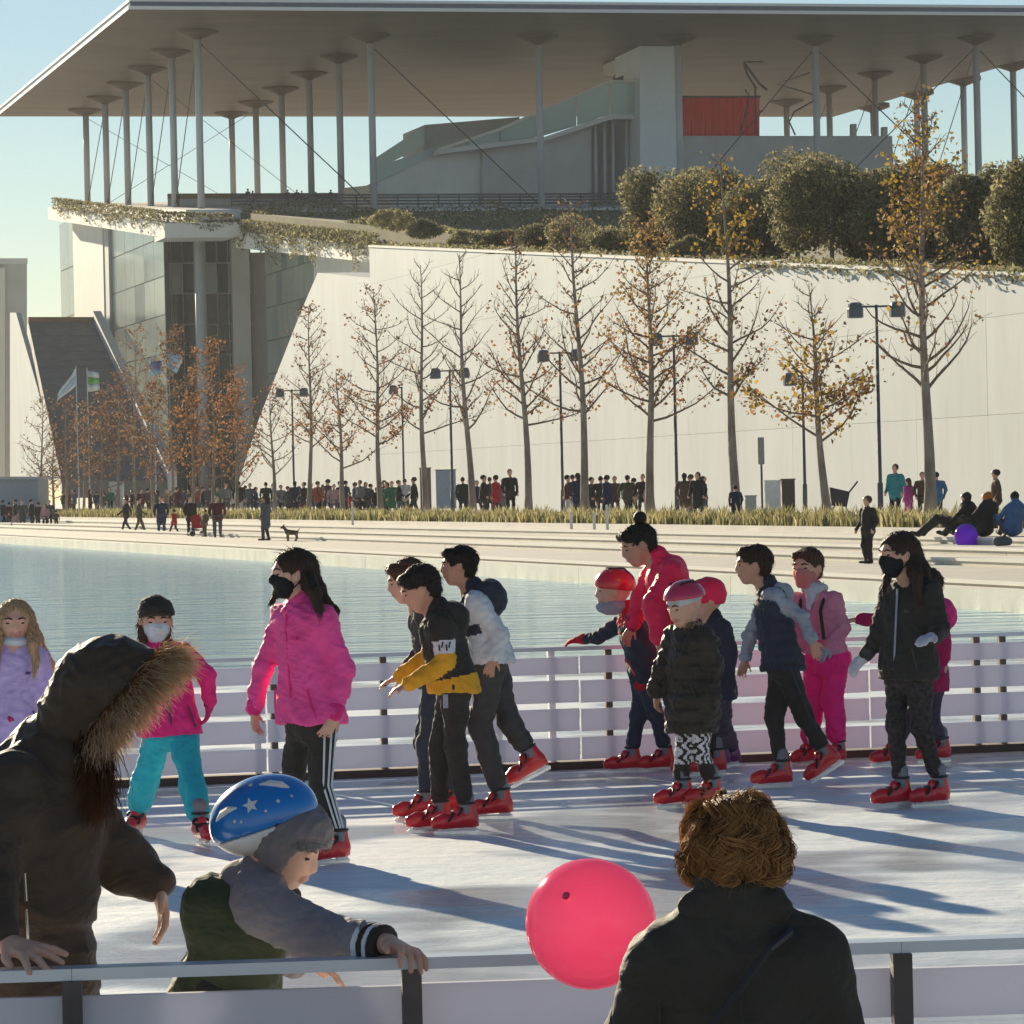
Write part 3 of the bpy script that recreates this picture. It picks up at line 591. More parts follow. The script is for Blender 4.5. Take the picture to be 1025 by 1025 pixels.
tree_specs = [  # base x, top x, top y, what sets it apart, leaves, extra
 (929, 921, 100, 'tallest plane tree, nearly bare, at right before the white wall', (('tan', 420, .72, .2), ('yellow', 420, .78, .16), ('brown', 160)), dict(nb=46, low=.30, spread=.155, trunk=.17)),
 (827, 810, 292, 'short broken-topped tree with dense yellow and rust leaves', (('yellow', 330, .5, .22), ('tan', 240, .48, .25), ('rust', 150, .45, .2), ('brown', 120, .45, .25)), dict(nb=26, low=.34, spread=.26, trunk=.14, leafsize=.08, clump=.55)),
 (738, 722, 160, 'tall plane tree left of the signpost, bare below and yellow-leaved at its tip', (('yellow', 240, .84, .12), ('brown', 240, .4, .2), ('tan', 130)), dict(nb=34, spread=.15, trunk=.16)),
 (652, 648, 222, 'plane tree thick with tan and rusty leaves, left of the double lamp', (('tan', 520), ('rust', 520, .45, .3), ('yellow', 260)), dict(nb=40, spread=.20, trunk=.16)),
 (587, 572, 205, 'nearly bare straight plane tree right of a double lamp post', (('brown', 160), ('tan', 90)), dict(nb=36, spread=.17, trunk=.16)),
 (529, 515, 232, 'plane tree with a few orange clumps, left of a double lamp post', (('rust', 300, .45, .14), ('brown', 240)), dict(nb=38, spread=.17, trunk=.15)),
 (472, 458, 255, 'bare plane tree leaning left above the blue-grey board', (('brown', 110, .3, .2),), dict(nb=30, spread=.19, trunk=.15)),
 (425, 420, 265, 'bare plane tree just left of the blue-grey board', (('brown', 130, .35, .2),), dict(nb=26, spread=.19, trunk=.14)),
 (381, 374, 290, 'slim plane tree with rusty lower leaves, third left of the board', (('rust', 360, .3, .18), ('brown', 240)), dict(nb=36, spread=.2, trunk=.13)),
 (344, 337, 372, 'short plane tree with orange leaves between taller bare ones', (('rust', 280, .5, .3), ('brown', 120)), dict(nb=20, spread=.28, trunk=.13)),
 (310, 310, 305, 'thin upright plane tree over the slanting wall edge', (('brown', 280), ('rust', 120, .3, .2)), dict(nb=34, spread=.17, trunk=.12)),
 (275, 270, 388, 'small bare tree right of the rust-leaved cluster', (('brown', 160),), dict(nb=22, spread=.28, trunk=.11))]
for i, (xb, xt, yt, lab, lv, ex) in enumerate(tree_specs): make_tree('plane_tree', xb, xt, yt, 37.0, lab, lv, seed=20 + i, **ex)
cluster = [(238, 236, 385, 'dense rust-leaved tree, rightmost of the brown cluster', 480, 'rust', 37), (214, 212, 340, 'tallest rust-leaved tree before the grey round column', 700, 'rust', 38), (193, 192, 395, 'round rust-leaved tree left of the grey column', 520, 'rust', 37), (172, 170, 330, 'slender brown tree before the dark glass recess', 700, 'brown', 40),
 (152, 151, 385, 'brown-leaved tree behind the two flags in the middle', 650, 'brown', 38), (135, 134, 330, 'thin brown tree in front of the pale glass', 420, 'brown', 42), (119, 118, 372, 'spindly brown tree at the foot of the dark ramp', 420, 'brown', 39), (102, 101, 395, 'brown tree right of the white and green flag', 480, 'brown', 38),
 (84, 84, 405, 'brown tree under the white and green flag', 420, 'brown', 40), (66, 66, 398, 'brown tree left of the white and blue flag', 300, 'brown', 38), (53, 53, 440, 'small sparse tree beside the triangular white wall', 140, 'brown', 37), (42, 42, 396, 'thin bare tree in front of the triangular white wall', 160, 'brown', 36)]
for i, (xb, xt, yt, lab, n_, kind, b_) in enumerate(cluster):
    make_tree('plane_tree', xb, xt, yt, b_, lab, ((kind, n_), ('brown' if kind == 'rust' else 'tan', n_ // 4)), seed=60 + i, nb=30, spread=.24, low=.2, trunk=.11, leafsize=.085)
# ================================================================== clipped shrubs and olives on the slope, trailing plants
def bush(name, c, rx, ry, rz, label, kinds, cnt, size, seed, cat='tree', group=None, stem=True, lobes=14):
    rg = np.random.RandomState(seed); t = empty(name, c); tag(t, label, cat, group)
    L = [(np.array([0, 0, rz * 1.0]), np.array([rx, ry, rz]) * .74)]
    for k in range(lobes):
        d = rg.normal(size=3); d /= np.linalg.norm(d); L.append((np.array([d[0] * rx * .62, d[1] * ry * .6, rz * 1.0 + d[2] * rz * .58]), np.array([rx, ry, rz]) * rg.uniform(.32, .50)))
    tot = sum(l[1].prod() ** .67 for l in L)
    for kind, f in kinds:
        cs = []
        for lc, lr in L:
            n = int(cnt * f * lr.prod() ** .67 / tot); d = rg.normal(size=(n, 3)); d /= np.linalg.norm(d, axis=1)[:, None]; rad = rg.uniform(.45, 1.16, (n, 1)) ** .6
            cs.append(lc + d * rad * lr)
        c_ = np.concatenate(cs); c_ = c_[c_[:, 2] > .05]; v, q = leaf_cloud(c_, None, size, rg, .45); link('crown', fast_mesh('crown', v, q, sm=False), ML[kind], t)
    if stem: MB().tube([(0, 0, -.3), (.04, 0, rz * .5), (0, .03, rz * 1.1)], [.12, .10, .05], 6).build('trunk', M_bark, t, base=(0, 0, 0))
    return t
def on_park(px, b): a = toab(PB(px, 250, b))[0]; return AB(a, b, zp(a) - .25)
olv = [(663, 56, 37, 52, 'dark clipped olive beside the lift tower, leftmost of the olive row'), (706, 55, 38, 50, 'dark round olive second from the lift tower'), (765, 56, 46, 52, 'broad dark olive under the red curtain'), (832, 55, 52, 56, 'widest dark olive in the middle of the row above the wall'),
       (905, 57, 48, 52, 'olive hidden behind the yellow crown of the tallest tree'), (975, 56, 46, 54, 'dark olive right of the tallest tree'), (1030, 55, 42, 54, 'olive cut by the right edge of the picture'),
       (685, 57.5, 34, 46, 'olive squeezed between the first two of the row'), (735, 57.5, 38, 47, 'olive behind the yellow tip of the tall plane tree'), (798, 57.5, 38, 50, 'olive just left of the widest one'), (872, 57, 40, 52, 'olive just right of the widest one'), (940, 58, 38, 50, 'olive peeping out right behind the tallest tree trunk'), (1003, 57.5, 36, 50, 'olive second from the right edge of the picture')]
for i, (x, b, w_, h_, lab) in enumerate(olv):
    c = on_park(x, b); s = c.y / F * (1.16 + .12 * math.sin(i * 2.3)); bush('olive_tree', c, w_ * s * 1.06, w_ * s * .9, h_ * s * .86 * (1.0 if b < 57 else 1.04), lab, (('olive', .9), ('dark', .25), ('olive2', .75)), 6400, .108, 100 + i, 'tree', 'olives above the wall')
shr = [(575, 53, 36, 24, 'large rounded green shrub on the wall top by the support posts', 'olive2'), (612, 53, 26, 19, 'low green shrub right of the large rounded one', 'olive2'), (536, 54, 28, 18, 'low olive-green shrub left of the large rounded one', 'olive'), (648, 52, 17, 19, 'small yellow-leaved bush at the left end of the olives', 'yellow'),
       (690, 52, 22, 15, 'yellowing low bush below the second olive', 'olive2'), (738, 52, 20, 16, 'yellowish low bush below the red curtain', 'sage'), (395, 60, 26, 15, 'green clump at the left end of the wall top', 'olive2'), (425, 58, 24, 12, 'dark low clump beside the pale slab on the wall top', 'olive'), (470, 56, 28, 11, 'flat green clump on the wall top below the grey hall', 'olive2'), (503, 55, 24, 12, 'small sage clump on the wall top below the grey hall', 'sage')]
for i, (x, b, w_, h_, lab, kd) in enumerate(shr):
    c = on_park(x, b); s = c.y / F; bush('shrub', c, w_ * s, w_ * s * .8, h_ * s, lab, ((kd, .75), ('olive' if kd != 'olive' else 'dark', .35)), 2600, .10, 140 + i, 'shrub', 'shrubs on the wall top', False, 6)
def leaf_stuff(name, pts, kinds, size, seed, label, cat, asp=.5, loc=None):
    rg = np.random.RandomState(seed); v_, q_, m_ = [], [], []; off = 0; pts = np.asarray(pts); pick = rg.randint(0, 1000, len(pts)); lo = 0
    for i, (k, f) in enumerate(kinds):
        sel = pts[(pick >= lo * 1000) & (pick < (lo + f) * 1000)]; lo += f
        v, q = leaf_cloud(sel, None, size, rg, asp); v_.append(v); q_.append(q + off); off += len(v); m_ += [i] * len(q)
    base = np.array(loc) if loc is not None else np.zeros(3)
    o = link(name, fast_mesh(name, np.concatenate(v_) - base, np.concatenate(q_), None, m_, False), [ML[k] for k, f in kinds], None, loc); tag(o, label, cat, kind='stuff'); return o
rg = np.random.RandomState(5); pts = []
for _ in range(9000):                                         # meadow fringe along the wall top
    a = rg.uniform(62, 236); b = 50.3 + abs(rg.normal(0, 1.6)); pts.append(AB(a, b, zp(a) + rg.uniform(-.25, .28) * (1 if b > 51.2 else .7)))
for _ in range(1700):
    a = rg.uniform(112, 160); pts.append(AB(a, 49.85 + rg.uniform(0, .6), zp(a) + rg.uniform(-.45, .3) * rg.rand()))
leaf_stuff('wall_top_planting', pts, (('olive2', .35), ('sage', .3), ('olive', .35)), .13, 1, 'low green and straw planting along the top of the wall', 'planting', .4)
pts = []
for _ in range(13000):
    a = rg.uniform(236, 358); b = 64.6 + rg.rand() ** 2 * 36; n_ = math.sin(a * .11) + math.sin(b * .4 + a * .05)
    if n_ > -.3: pts.append(AB(a, b, zp(a) - .2 + rg.uniform(0, .9) * (n_ + .5) * .5))
leaf_stuff('slope_planting', pts, (('olive2', .4), ('sage', .25), ('olive', .35)), .2, 2, 'bands of low shrubs on the slope below the terrace', 'planting', .45)
def trailing(name, p0, p1, drop, cnt, seed, label):
    rg = np.random.RandomState(seed); pts = []; L = (p1 - p0).length
    for _ in range(cnt):
        t = rg.rand(); s = t * L; d = drop * max(.06, .5 + .5 * math.sin(s * .55 + 2 * math.sin(s * .21) + seed) + .35 * math.sin(s * 1.9)); p = p0.lerp(p1, t)
        pts.append(p + Vector((rg.normal(0, .16), rg.normal(0, .16) - .1, .9 - rg.rand() ** 1.4 * (d + .9))) - V * .25)
    leaf_stuff(name, pts, (('olive2', .35), ('sage', .25), ('olive', .4)), .17, seed, label, 'planting', .4)
trailing('trailing_plants', PB(56, 206, 56.8), PB(165, 221, 56.8), 1.0, 2600, 3, 'plants trailing over the far left roof edge under the columns')
trailing('trailing_plants', PA(165, 222, aA1), PA(236, 224, aA1), .5, 1100, 4, 'plants trailing over the shaded recessed roof edge')
trailing('trailing_plants', PB(236, 229, 64), PB(380, 245, 64), 2.0, 3800, 5, 'plants hanging in long tufts over the white roof edge')
# ornamental grass bed in front of the trees
rg = np.random.RandomState(8); n = 46000; ta = rg.uniform(70, 330, n) ** 1.0; tb_ = rg.uniform(33.1, 35.4, n)
cl = .5 + .5 * np.sin(ta * 2.1 + 3 * np.sin(tb_ * 2.3)) * np.sin(ta * .9 + tb_); hgt = (.26 + .40 * cl * rg.rand(n)) * (.7 + .45 * rg.rand(n)); root = np.stack([ta, tb_, np.full(n, .70)], 1)
uu = np.array(U); vv = np.array(V); c0 = root[:, :1] * uu + root[:, 1:2] * vv; c0[:, 2] = .70
le = rg.normal(0, .22, (n, 3)); le[:, 2] = 0; wd = rg.normal(size=(n, 3)); wd[:, 2] = 0; wd /= np.linalg.norm(wd, axis=1)[:, None]; wd *= .030
tp = c0 + le * hgt[:, None] * 1.2; tp[:, 2] += hgt; md = c0 + le * hgt[:, None] * .35; md[:, 2] += hgt * .55
vv_ = np.stack([c0 - wd, c0 + wd, md + wd * .9, md - wd * .9, tp], 1).reshape(-1, 3); ii = np.arange(n)[:, None] * 5
kk = (rg.rand(n) + .35 * (cl - .5)); fm_ = np.where(kk < .50, 0, np.where(kk < .88, 1, 2))
hd = link('grass_bed', fast_mesh('grass_bed', vv_, ii + np.array([[0, 1, 2, 3]]), ii + np.array([[3, 2, 4]]), np.concatenate([fm_, fm_]), False), [ML['olive2'], ML['sage'], ML['straw']])
tag(hd, 'long bed of straw-green tufted grass between steps and trees', 'grass', kind='stuff')
# ================================================================== lamps, signs, boxes, flags
M_lamp = mat('lamp_grey', (0.11, 0.12, 0.13), 0.75, 0.1, 3); M_lamph = mat('lamp_head', (0.10, 0.12, 0.15), 0.35, 0.1, 3)
lampspec = [(877, 305, 39, 2, 'double-headed lamp post between the yellow-leaved tree and the tallest tree'), (803, 375, 43, 1, 'single-headed lamp post beside the yellow-leaved tree'), (674, 335, 39, 2, 'double-headed lamp post right of the tan-leaved tree'), (560, 352, 39, 2, 'double-headed lamp post between two bare plane trees at picture centre'),
            (450, 370, 39, 2, 'double-headed lamp post in front of the blue-grey board'), (402, 387, 43, 1, 'thin lamp post left of the bare trees near the board'), (292, 390, 39, 2, 'double-headed lamp post over the dark strolling group at left')]
for x, yt, b, nh, lab in lampspec:
    top = PB(x, yt, b); base = PB(x + 1.5, 505, b); base.z = .68; base.x = top.x; base.y = top.y; t = empty('lamp_post', base); tag(t, lab, 'lamp post', 'promenade lamp posts')
    MB().tube([base, base + Vector((0, 0, 1.1)), base + Vector((0, 0, 1.12)), top], [.085, .085, .06, .045], 8).build('pole', M_lamp, t, sm=True)
    w_ = .62; side = Vector((1, 0, 0))
    MB().bar(top - side * (w_ if nh == 2 else .15) + Vector((0, 0, -.05)), top + side * (w_ if nh == 2 else .05) + Vector((0, 0, -.05)), .06, .06).build('cross_arm', M_lamp, t)
    for s in ((-1, 1) if nh == 2 else (-1,)):
        q = top + side * s * (w_ if nh == 2 else .42); h = MB().lathe([(.10, .10), (.2, .06), (.24, -.1), (.24, -.34), (.2, -.36)], 10, q + Vector((0, 0, -.02))); h.build('lamp_head', M_lamph, t)
def box_thing(name, x0, x1, y0, b, z0, th, m, label, cat, frame=None):
    p0, p1 = PB(x0, y0, b), PB(x1, y0, b); q = p1 - p0; q = P(x1, y0, p0.y); base = Vector(((p0.x + q.x) / 2, p0.y, z0)); t = empty(name, base); tag(t, label, cat)
    MB().box(((p0.x + q.x) / 2, p0.y + th / 2, (p0.z + z0) / 2), (q.x - p0.x, th, p0.z - z0)).build('body', m, t)
    MB().box(((p0.x + q.x) / 2, p0.y + th / 2, p0.z + .021), (q.x - p0.x + .06, th + .06, .04)).build('top', frame or m, t); return t
sg = empty('sign_post', PB(763, 505, 38.4)); sg.location.z = .68; tag(sg, 'tall narrow grey sign on a pole before the white wall', 'sign')
pt = PB(762.5, 438, 38.4); MB().tube([sg.location, Vector((sg.location.x, sg.location.y, pt.z - .7))], .035, 8).build('pole', M_lamp, sg); MB().box((sg.location.x, sg.location.y, pt.z - .42), (.2, .08, .86)).build('sign_plate', mat('sign_grey', (.28, .29, .28), .6), sg)
box_thing('white_cabinet', 766, 782, 482, 40, .7, .5, mat('cabinet_white', (.72, .75, .70), .5), 'white cabinet left of the dark brown cabinet by the wall', 'cabinet')
box_thing('brown_cabinet', 782.3, 795.5, 480.5, 39.6, .7, .6, mat('cabinet_brown', (.085, .06, .05), .6), 'dark brown cabinet right of the signpost', 'cabinet')
box_thing('small_board', 746, 757, 497, 40, .7, .3, mat('board_grey', (.42, .44, .43), .6), 'small grey low board beside the tall plane tree', 'board')
box_thing('information_board', 436, 456, 471, 41, 1.0, .25, mat('board_blue', (.30, .36, .45), .5), 'blue-grey information board behind the bare trees', 'board', M_lamp)
box_thing('brown_stand', 420, 431, 469, 40.6, .7, .4, mat('stand_brown', (.20, .15, .12), .7), 'brown upright stand left of the blue-grey board', 'stand')
box_thing('white_kiosk', 109, 122, 483, 39, .7, 1.5, mat('kiosk_white', (.6, .6, .6), .6), 'small pale kiosk under the brown trees at left', 'kiosk')
cart = empty('parked_pushchair', PB(841, 508, 38)); cart.location.z = .7; tag(cart, 'dark pushchair parked right of the yellow-leaved tree', 'pushchair')
cb_ = cart.location; M_dk = mat('dark_canvas', (.05, .05, .06), .8)
MB().prism([cb_ + Vector((-.25, 0, .45)), cb_ + Vector((.2, 0, .4)), cb_ + Vector((.3, 0, .85)), cb_ + Vector((-.3, 0, 1.0))], (0, .4, 0)).build('seat', M_dk, cart)
MB().tube([cb_ + Vector((.3, .2, .85)), cb_ + Vector((.55, .2, 1.15))], .03, 6).build('handle', M_dk, cart)
for sx in (-.28, .28):
    MB().tube([cb_ + Vector((sx, 0, .16)), cb_ + Vector((sx * .4, .2, .55))], .02, 5).build('frame', M_lamp, cart)
    MB().tube([cb_ + Vector((sx, -.02, .14)), cb_ + Vector((sx, .04, .14))], .14, 12).build('wheel', M_dk, cart)
# small white bollards on the steps
for i, (x, y0, y1, lab) in enumerate(((353, 502, 523, 'thin white bollard on the steps, leftmost of the bollards'), (572, 512, 528, 'thin white bollard, first of the three near the centre'), (595, 512, 529, 'thin white bollard, middle one of the three near the centre'), (608, 505, 528, 'thin white bollard, last of the three near the centre'))):
    p = PB(x, y1, 32.2); p.z = .55; q = PB(x, y0, 32.2); o = MB().tube([p, Vector((p.x, p.y, q.z - .03)), Vector((p.x, p.y, q.z))], [.045, .045, .02], 8).build('bollard', M_white); tag(o, lab, 'bollard', 'white bollards on the steps')
# flags
def flag(px, ytop, ybase, b, pts, cols, label):
    top = PB(px, ytop, b); base = Vector((top.x, top.y, .7)); t = empty('flagpole', base); tag(t, label, 'flag', 'flags by the entrance')
    MB().tube([base, top], [.06, .035], 8).build('pole', M_steel, t)
    n = 7
    for k, (c, (f0, f1)) in enumerate(cols):
        m = MB(); vs_ = []; D = top.y
        A, B_, C_, D_ = [P(x, y, D) for x, y in pts]          # pole-top, fly-top, fly-bottom, pole-bottom
        for i in range(n + 1):
            s = i / n; u0 = A.lerp(B_, s); u1 = D_.lerp(C_, s); wv = Vector((0, .35 * math.sin(s * 6 + k * .0), 0))
            vs_.append(u0.lerp(u1, f0) + wv); vs_.append(u0.lerp(u1, f1) + wv)
        q = [(2 * i, 2 * i + 1, 2 * i + 3, 2 * i + 2) for i in range(n)]
        back = [v + Vector((0, .03, 0)) for v in vs_]; nn = len(vs_)
        m.add(vs_ + back, q + [tuple(j + nn for j in reversed(f)) for f in q] + [(2 * i, 2 * i + 2, 2 * i + 2 + nn, 2 * i + nn) for i in range(n)] + [(2 * i + 1, 2 * i + 1 + nn, 2 * i + 3 + nn, 2 * i + 3) for i in range(n)])
        m.build('flag_cloth', mat('flag_%s' % c[0], c[1], .8, .05), t, sm=True)
WH = ('white', (.75, .76, .76)); BL = ('blue', (.12, .25, .55)); GR = ('green', (.22, .50, .12)); PU = ('violet', (.22, .22, .42)); SK = ('sky', (.45, .62, .75))
flag(76, 366, 500, 41, [(76, 368), (58, 394), (57, 402), (76, 386)], ((WH, (0, .35)), (SK, (.35, .7)), (WH, (.7, 1))), 'white and pale blue flag drooping from the leftmost flagpole')
flag(87, 368, 500, 41, [(87, 371), (99, 373), (100, 391), (88, 392)], ((WH, (0, .3)), (GR, (.3, .62)), (WH, (.62, 1))), 'white flag with green emblem on the second flagpole')
flag(153, 356, 500, 41, [(162, 360), (150, 363), (150, 377), (161, 375)], ((PU, (0, .5)), (SK, (.5, 1))), 'violet-blue flag on the third flagpole')
flag(166, 345, 500, 41, [(166, 350), (184, 358), (177, 374), (167, 368)], ((SK, (0, .4)), (WH, (.4, .7)), (SK, (.7, 1))), 'light blue and white flag on the rightmost flagpole')
# ================================================================== rink fences
M_fb = [mat('fence_board_%d' % i, c, 0.45, 0.04, 2.0, 0.05, 8) for i, c in enumerate(((.80, .79, .84), (.78, .77, .825), (.82, .805, .85)))]
for m_ in M_fb:                                              # white plastic boards let some light through
    n_ = m_.node_tree; b_ = n_.nodes['Principled BSDF']; t_ = n_.nodes.new('ShaderNodeBsdfTranslucent'); t_.inputs[0].default_value = (.74, .75, .86, 1); x_ = n_.nodes.new('ShaderNodeMixShader'); x_.inputs[0].default_value = .22
    n_.links.new(b_.outputs[0], x_.inputs[1]); n_.links.new(t_.outputs[0], x_.inputs[2]); n_.links.new(x_.outputs[0], n_.nodes['Material Output'].inputs[0])
M_frail = mat('fence_rail', (.62, .68, .74), 0.35, .05, 3, metal=.3); M_fpost = mat('fence_post', (.11, .09, .08), .6, .3, 6); M_fpostw = mat('fence_post_white', (.6, .62, .66), .5, .05, 3); M_kick_shadow = mat('fence_kick_shadow', (.10, .065, .05), .8, .2, 4)
def fence(name, A, d, s0, s1, posts, back, label, joints, bz):
    nrm = Vector((-d.y, d.x, 0)) * back                        # towards the far side
    t = empty(name, A); tag(t, label, 'fence'); Z = Vector((0, 0, 1)); rg = random.Random(3)
    js = [s0] + [j for j in joints if s0 < j < s1] + [s1]
    for a, b in zip(js[:-1], js[1:]):
        for (z0, z1) in bz:
            c = A + d * (a + .006); e = A + d * (b - .006); zz = (z0 + z1) / 2 + rg.uniform(-.004, .004)
            MB().bar(c + Z * zz, e + Z * zz, .022, z1 - z0).build('board', M_fb[rg.randrange(3)], t)
        MB().bar(A + d * (a + .0005) + Z * .812 + nrm * .02, A + d * (b - .0005) + Z * .812 + nrm * .02, .075, .027).build('top_rail', M_frail, t)
    for s, dark in posts:
        p = A + d * s + nrm * .05; MB().box(p + Z * .42, (.045, .045, .756), Matrix.Rotation(math.atan2(d.y, d.x), 3, 'Z')).build('post', M_fpost if dark else M_fpostw, t)
        for (z0, z1) in (bz if dark else []): MB().box(p + Z * (z1 + .021) - nrm * .012, (.040, .05, .034), Matrix.Rotation(math.atan2(d.y, d.x), 3, 'Z')).build('bracket', M_fpost, t)
    MB().bar(A + d * s0 + Z * .028 + nrm * .06, A + d * s1 + Z * .028 + nrm * .06, .16, .052).build('kick_shadow_rail', M_kick_shadow, t)  # dark base beam, its brown also standing for the shadow under the boards
    return t
BZ = [(.066, .216), (.258, .408), (.450, .600), (.642, .757)]
def far_s(px): d = ray(px, 700); t = (FA - C0).dot(fn) / d.dot(fn); return (C0 + d * t - FA).dot(fd)
fence('rink_fence', FA, fd, -9.0, 9.5, [(far_s(x), k) for x, k in ((-200, 1), (20, 1), (110, 0), (258, 0), (275, 1), (385, 1), (500, 0), (554, 0), (611, 1), (725, 0), (838, 1), (980, 1), (1006, 1), (1120, 1))], 1, 'white slatted rink fence behind the skaters', [far_s(x) for x in (-180, 266, 580, 870)], BZ)
def near_s(px): nn = Vector((-nd.y, nd.x, 0)); d = ray(px, 960); t = (NA - C0).dot(nn) / d.dot(nn); return (C0 + d * t - NA).dot(nd)
fence('rink_fence', NA, nd, -4.0, 5.0, [(near_s(x), 1) for x in (-330, 72, 410, 898, 1300)], -1, 'near white rink fence across the bottom of the picture', [near_s(x) for x in (-330, 72, 410, 898, 1300)], BZ)
# ================================================================== people: materials
M_skin = mat('skin', (0.70, 0.41, 0.29), 0.5, 0.08, 10, 0.05, 80, sss=0.25)
M_skin2 = mat('skin_tan', (0.60, 0.33, 0.22), 0.5, 0.08, 10, 0.05, 80, sss=0.25)
M_lip = mat('lip', (0.56, 0.24, 0.19), 0.45, 0.05); M_eye = mat('eye_dark', (0.055, 0.032, 0.022), 0.25, 0.05)
def hairmat(name, rgb, rgb2=None): return mat('hair_' + name, rgb, 0.55, 0.45, 30, 0.6, 70, rgb2=rgb2, stretch=(3, 3, .3), spec=.25)
HB = hairmat('black', (0.026, 0.019, 0.016)); HD = hairmat('dark_brown', (0.048, 0.027, 0.018)); HM = hairmat('brown', (0.10, 0.05, 0.028)); HL = hairmat('blond', (0.42, 0.25, 0.12), (0.55, 0.36, 0.2)); HG = hairmat('ginger', (0.30, 0.14, 0.05), (0.55, 0.32, 0.14))
M_sred = mat('skate_red', (0.62, 0.012, 0.02), 0.28, 0.06, 4, coat=.4); M_scuff = mat('skate_liner', (0.20, 0.21, 0.23), 0.7, 0.15, 20); M_sblk = mat('skate_black', (0.018, 0.018, 0.02), 0.5, 0.1); M_blade = mat('blade_steel', (0.7, 0.72, 0.74), 0.25, 0.05, metal=.9); M_hold = mat('skate_holder', (0.78, 0.75, 0.73), 0.3, .05); M_spur = mat('skate_purple', (0.17, 0.03, 0.17), 0.35, .1, coat=.3)
def fur_material(name, root, tipc):
    m = bpy.data.materials.new(name); m.use_nodes = True; n = m.node_tree; b = n.nodes['Principled BSDF']; b.inputs['Roughness'].default_value = .6; b.inputs['Specular IOR Level'].default_value = .2
    at = n.nodes.new('ShaderNodeAttribute'); at.attribute_name = 'tip'; r = n.nodes.new('ShaderNodeValToRGB'); e = r.color_ramp.elements; e[0].color = (*root, 1); e[1].color = (*tipc, 1); e[0].position = .25; e[1].position = .95
    n.links.new(at.outputs['Fac'], r.inputs[0]); n.links.new(r.outputs[0], b.inputs['Base Color'])
    t = n.nodes.new('ShaderNodeBsdfTranslucent'); n.links.new(r.outputs[0], t.inputs[0]); mx = n.nodes.new('ShaderNodeMixShader'); mx.inputs[0].default_value = .35; n.links.new(b.outputs[0], mx.inputs[1]); n.links.new(t.outputs[0], mx.inputs[2]); n.links.new(mx.outputs[0], n.nodes['Material Output'].inputs[0]); return m
def strands(name, roots, dirs, lens, r0, bend, m, parent, seed=1, seg=4, side=3, wave=0.0):
    """tapered hair strands as thin tubes; attribute 'tip' runs 0..1 along each"""
    rg = np.random.RandomState(seed); n = len(roots); roots = np.asarray(roots); d = np.asarray(dirs, float); d /= np.linalg.norm(d, axis=1)[:, None]; lens = np.asarray(lens)
    bx = np.cross(d, rg.normal(size=(n, 3))); bx /= np.linalg.norm(bx, axis=1)[:, None]; by = np.cross(d, bx); V_, T_ = [], []; p = roots.copy(); dd = d.copy(); ph = rg.rand(n) * 6.28
    for i in range(seg + 1):
        t = i / seg; r = r0 * (1 - .9 * t); off = wave * (bx * np.sin(ph + t * 7)[:, None] + by * np.cos(ph + t * 6)[:, None]) * t
        for j in range(side):
            a = 2 * math.pi * j / side; V_.append(p + off + (bx * math.cos(a) + by * math.sin(a)) * r); T_.append(np.full(n, t))
        dd = dd + np.asarray(bend) * (1.0 / seg); dd /= np.linalg.norm(dd, axis=1)[:, None]; p = p + dd * (lens / seg)[:, None]
    k = (seg + 1) * side; v = np.stack(V_, 1).reshape(-1, 3); tt = np.stack(T_, 1).reshape(-1); q = []
    for i in range(seg):
        for j in range(side): q.append([i * side + j, i * side + (j + 1) % side, (i + 1) * side + (j + 1) % side, (i + 1) * side + j])
    q = (np.arange(n)[:, None, None] * k + np.array(q)[None]).reshape(-1, 4); me = fast_mesh(name, v, q); at = me.attributes.new('tip', 'FLOAT', 'POINT'); at.data.foreach_set('value', tt.astype(np.float32)); return link(name, me, m, parent)
def fuzz(o, m, n, L, seed=1, flow=(0, 0, -1), r=.0016, sub=None):
    """loose hairs over a hair volume, so its outline is not a hard edge"""
    me = o.data; N = len(me.vertices); co = np.zeros(N * 3, np.float32); me.vertices.foreach_get('co', co); co = co.reshape(-1, 3); no = np.zeros(N * 3, np.float32); me.vertices.foreach_get('normal', no); no = no.reshape(-1, 3)
    rg = np.random.RandomState(seed); i = rg.randint(0, N, n); fl = np.array(flow, float); d = fl - no[i] * (no[i] @ fl)[:, None] * .9 + no[i] * rg.uniform(-.02, .30, (n, 1)) + rg.normal(0, .22, (n, 3)); return strands('loose_hair', co[i] - no[i] * .002, d, rg.uniform(.4, 1.2, n) * L, r, fl * .6, m, o, seed, 3, 3, .003)
def vdir(yaw, el=0): y, e = R(yaw), R(el); return Vector((math.cos(y) * math.cos(e), math.sin(y) * math.cos(e), math.sin(e)))
def ellip(c, r, ax=None, n=12, k=8):
    A = [Vector((1, 0, 0)), Vector((0, 1, 0)), Vector((0, 0, 1))] if ax is None else [Vector(a).normalized() for a in ax]; m = MB(); vs_ = []; c = Vector(c)
    for i in range(k + 1):
        t = math.pi * i / k
        for j in range(n):
            p = 2 * math.pi * j / n; q = (math.sin(t) * math.cos(p) * r[0], math.sin(t) * math.sin(p) * r[1], math.cos(t) * r[2]); vs_.append(c + A[0] * q[0] + A[1] * q[1] + A[2] * q[2])
    m.add(vs_, [(i * n + j, (i + 1) * n + j, (i + 1) * n + (j + 1) % n, i * n + (j + 1) % n) for i in range(k) for j in range(n)]); return m
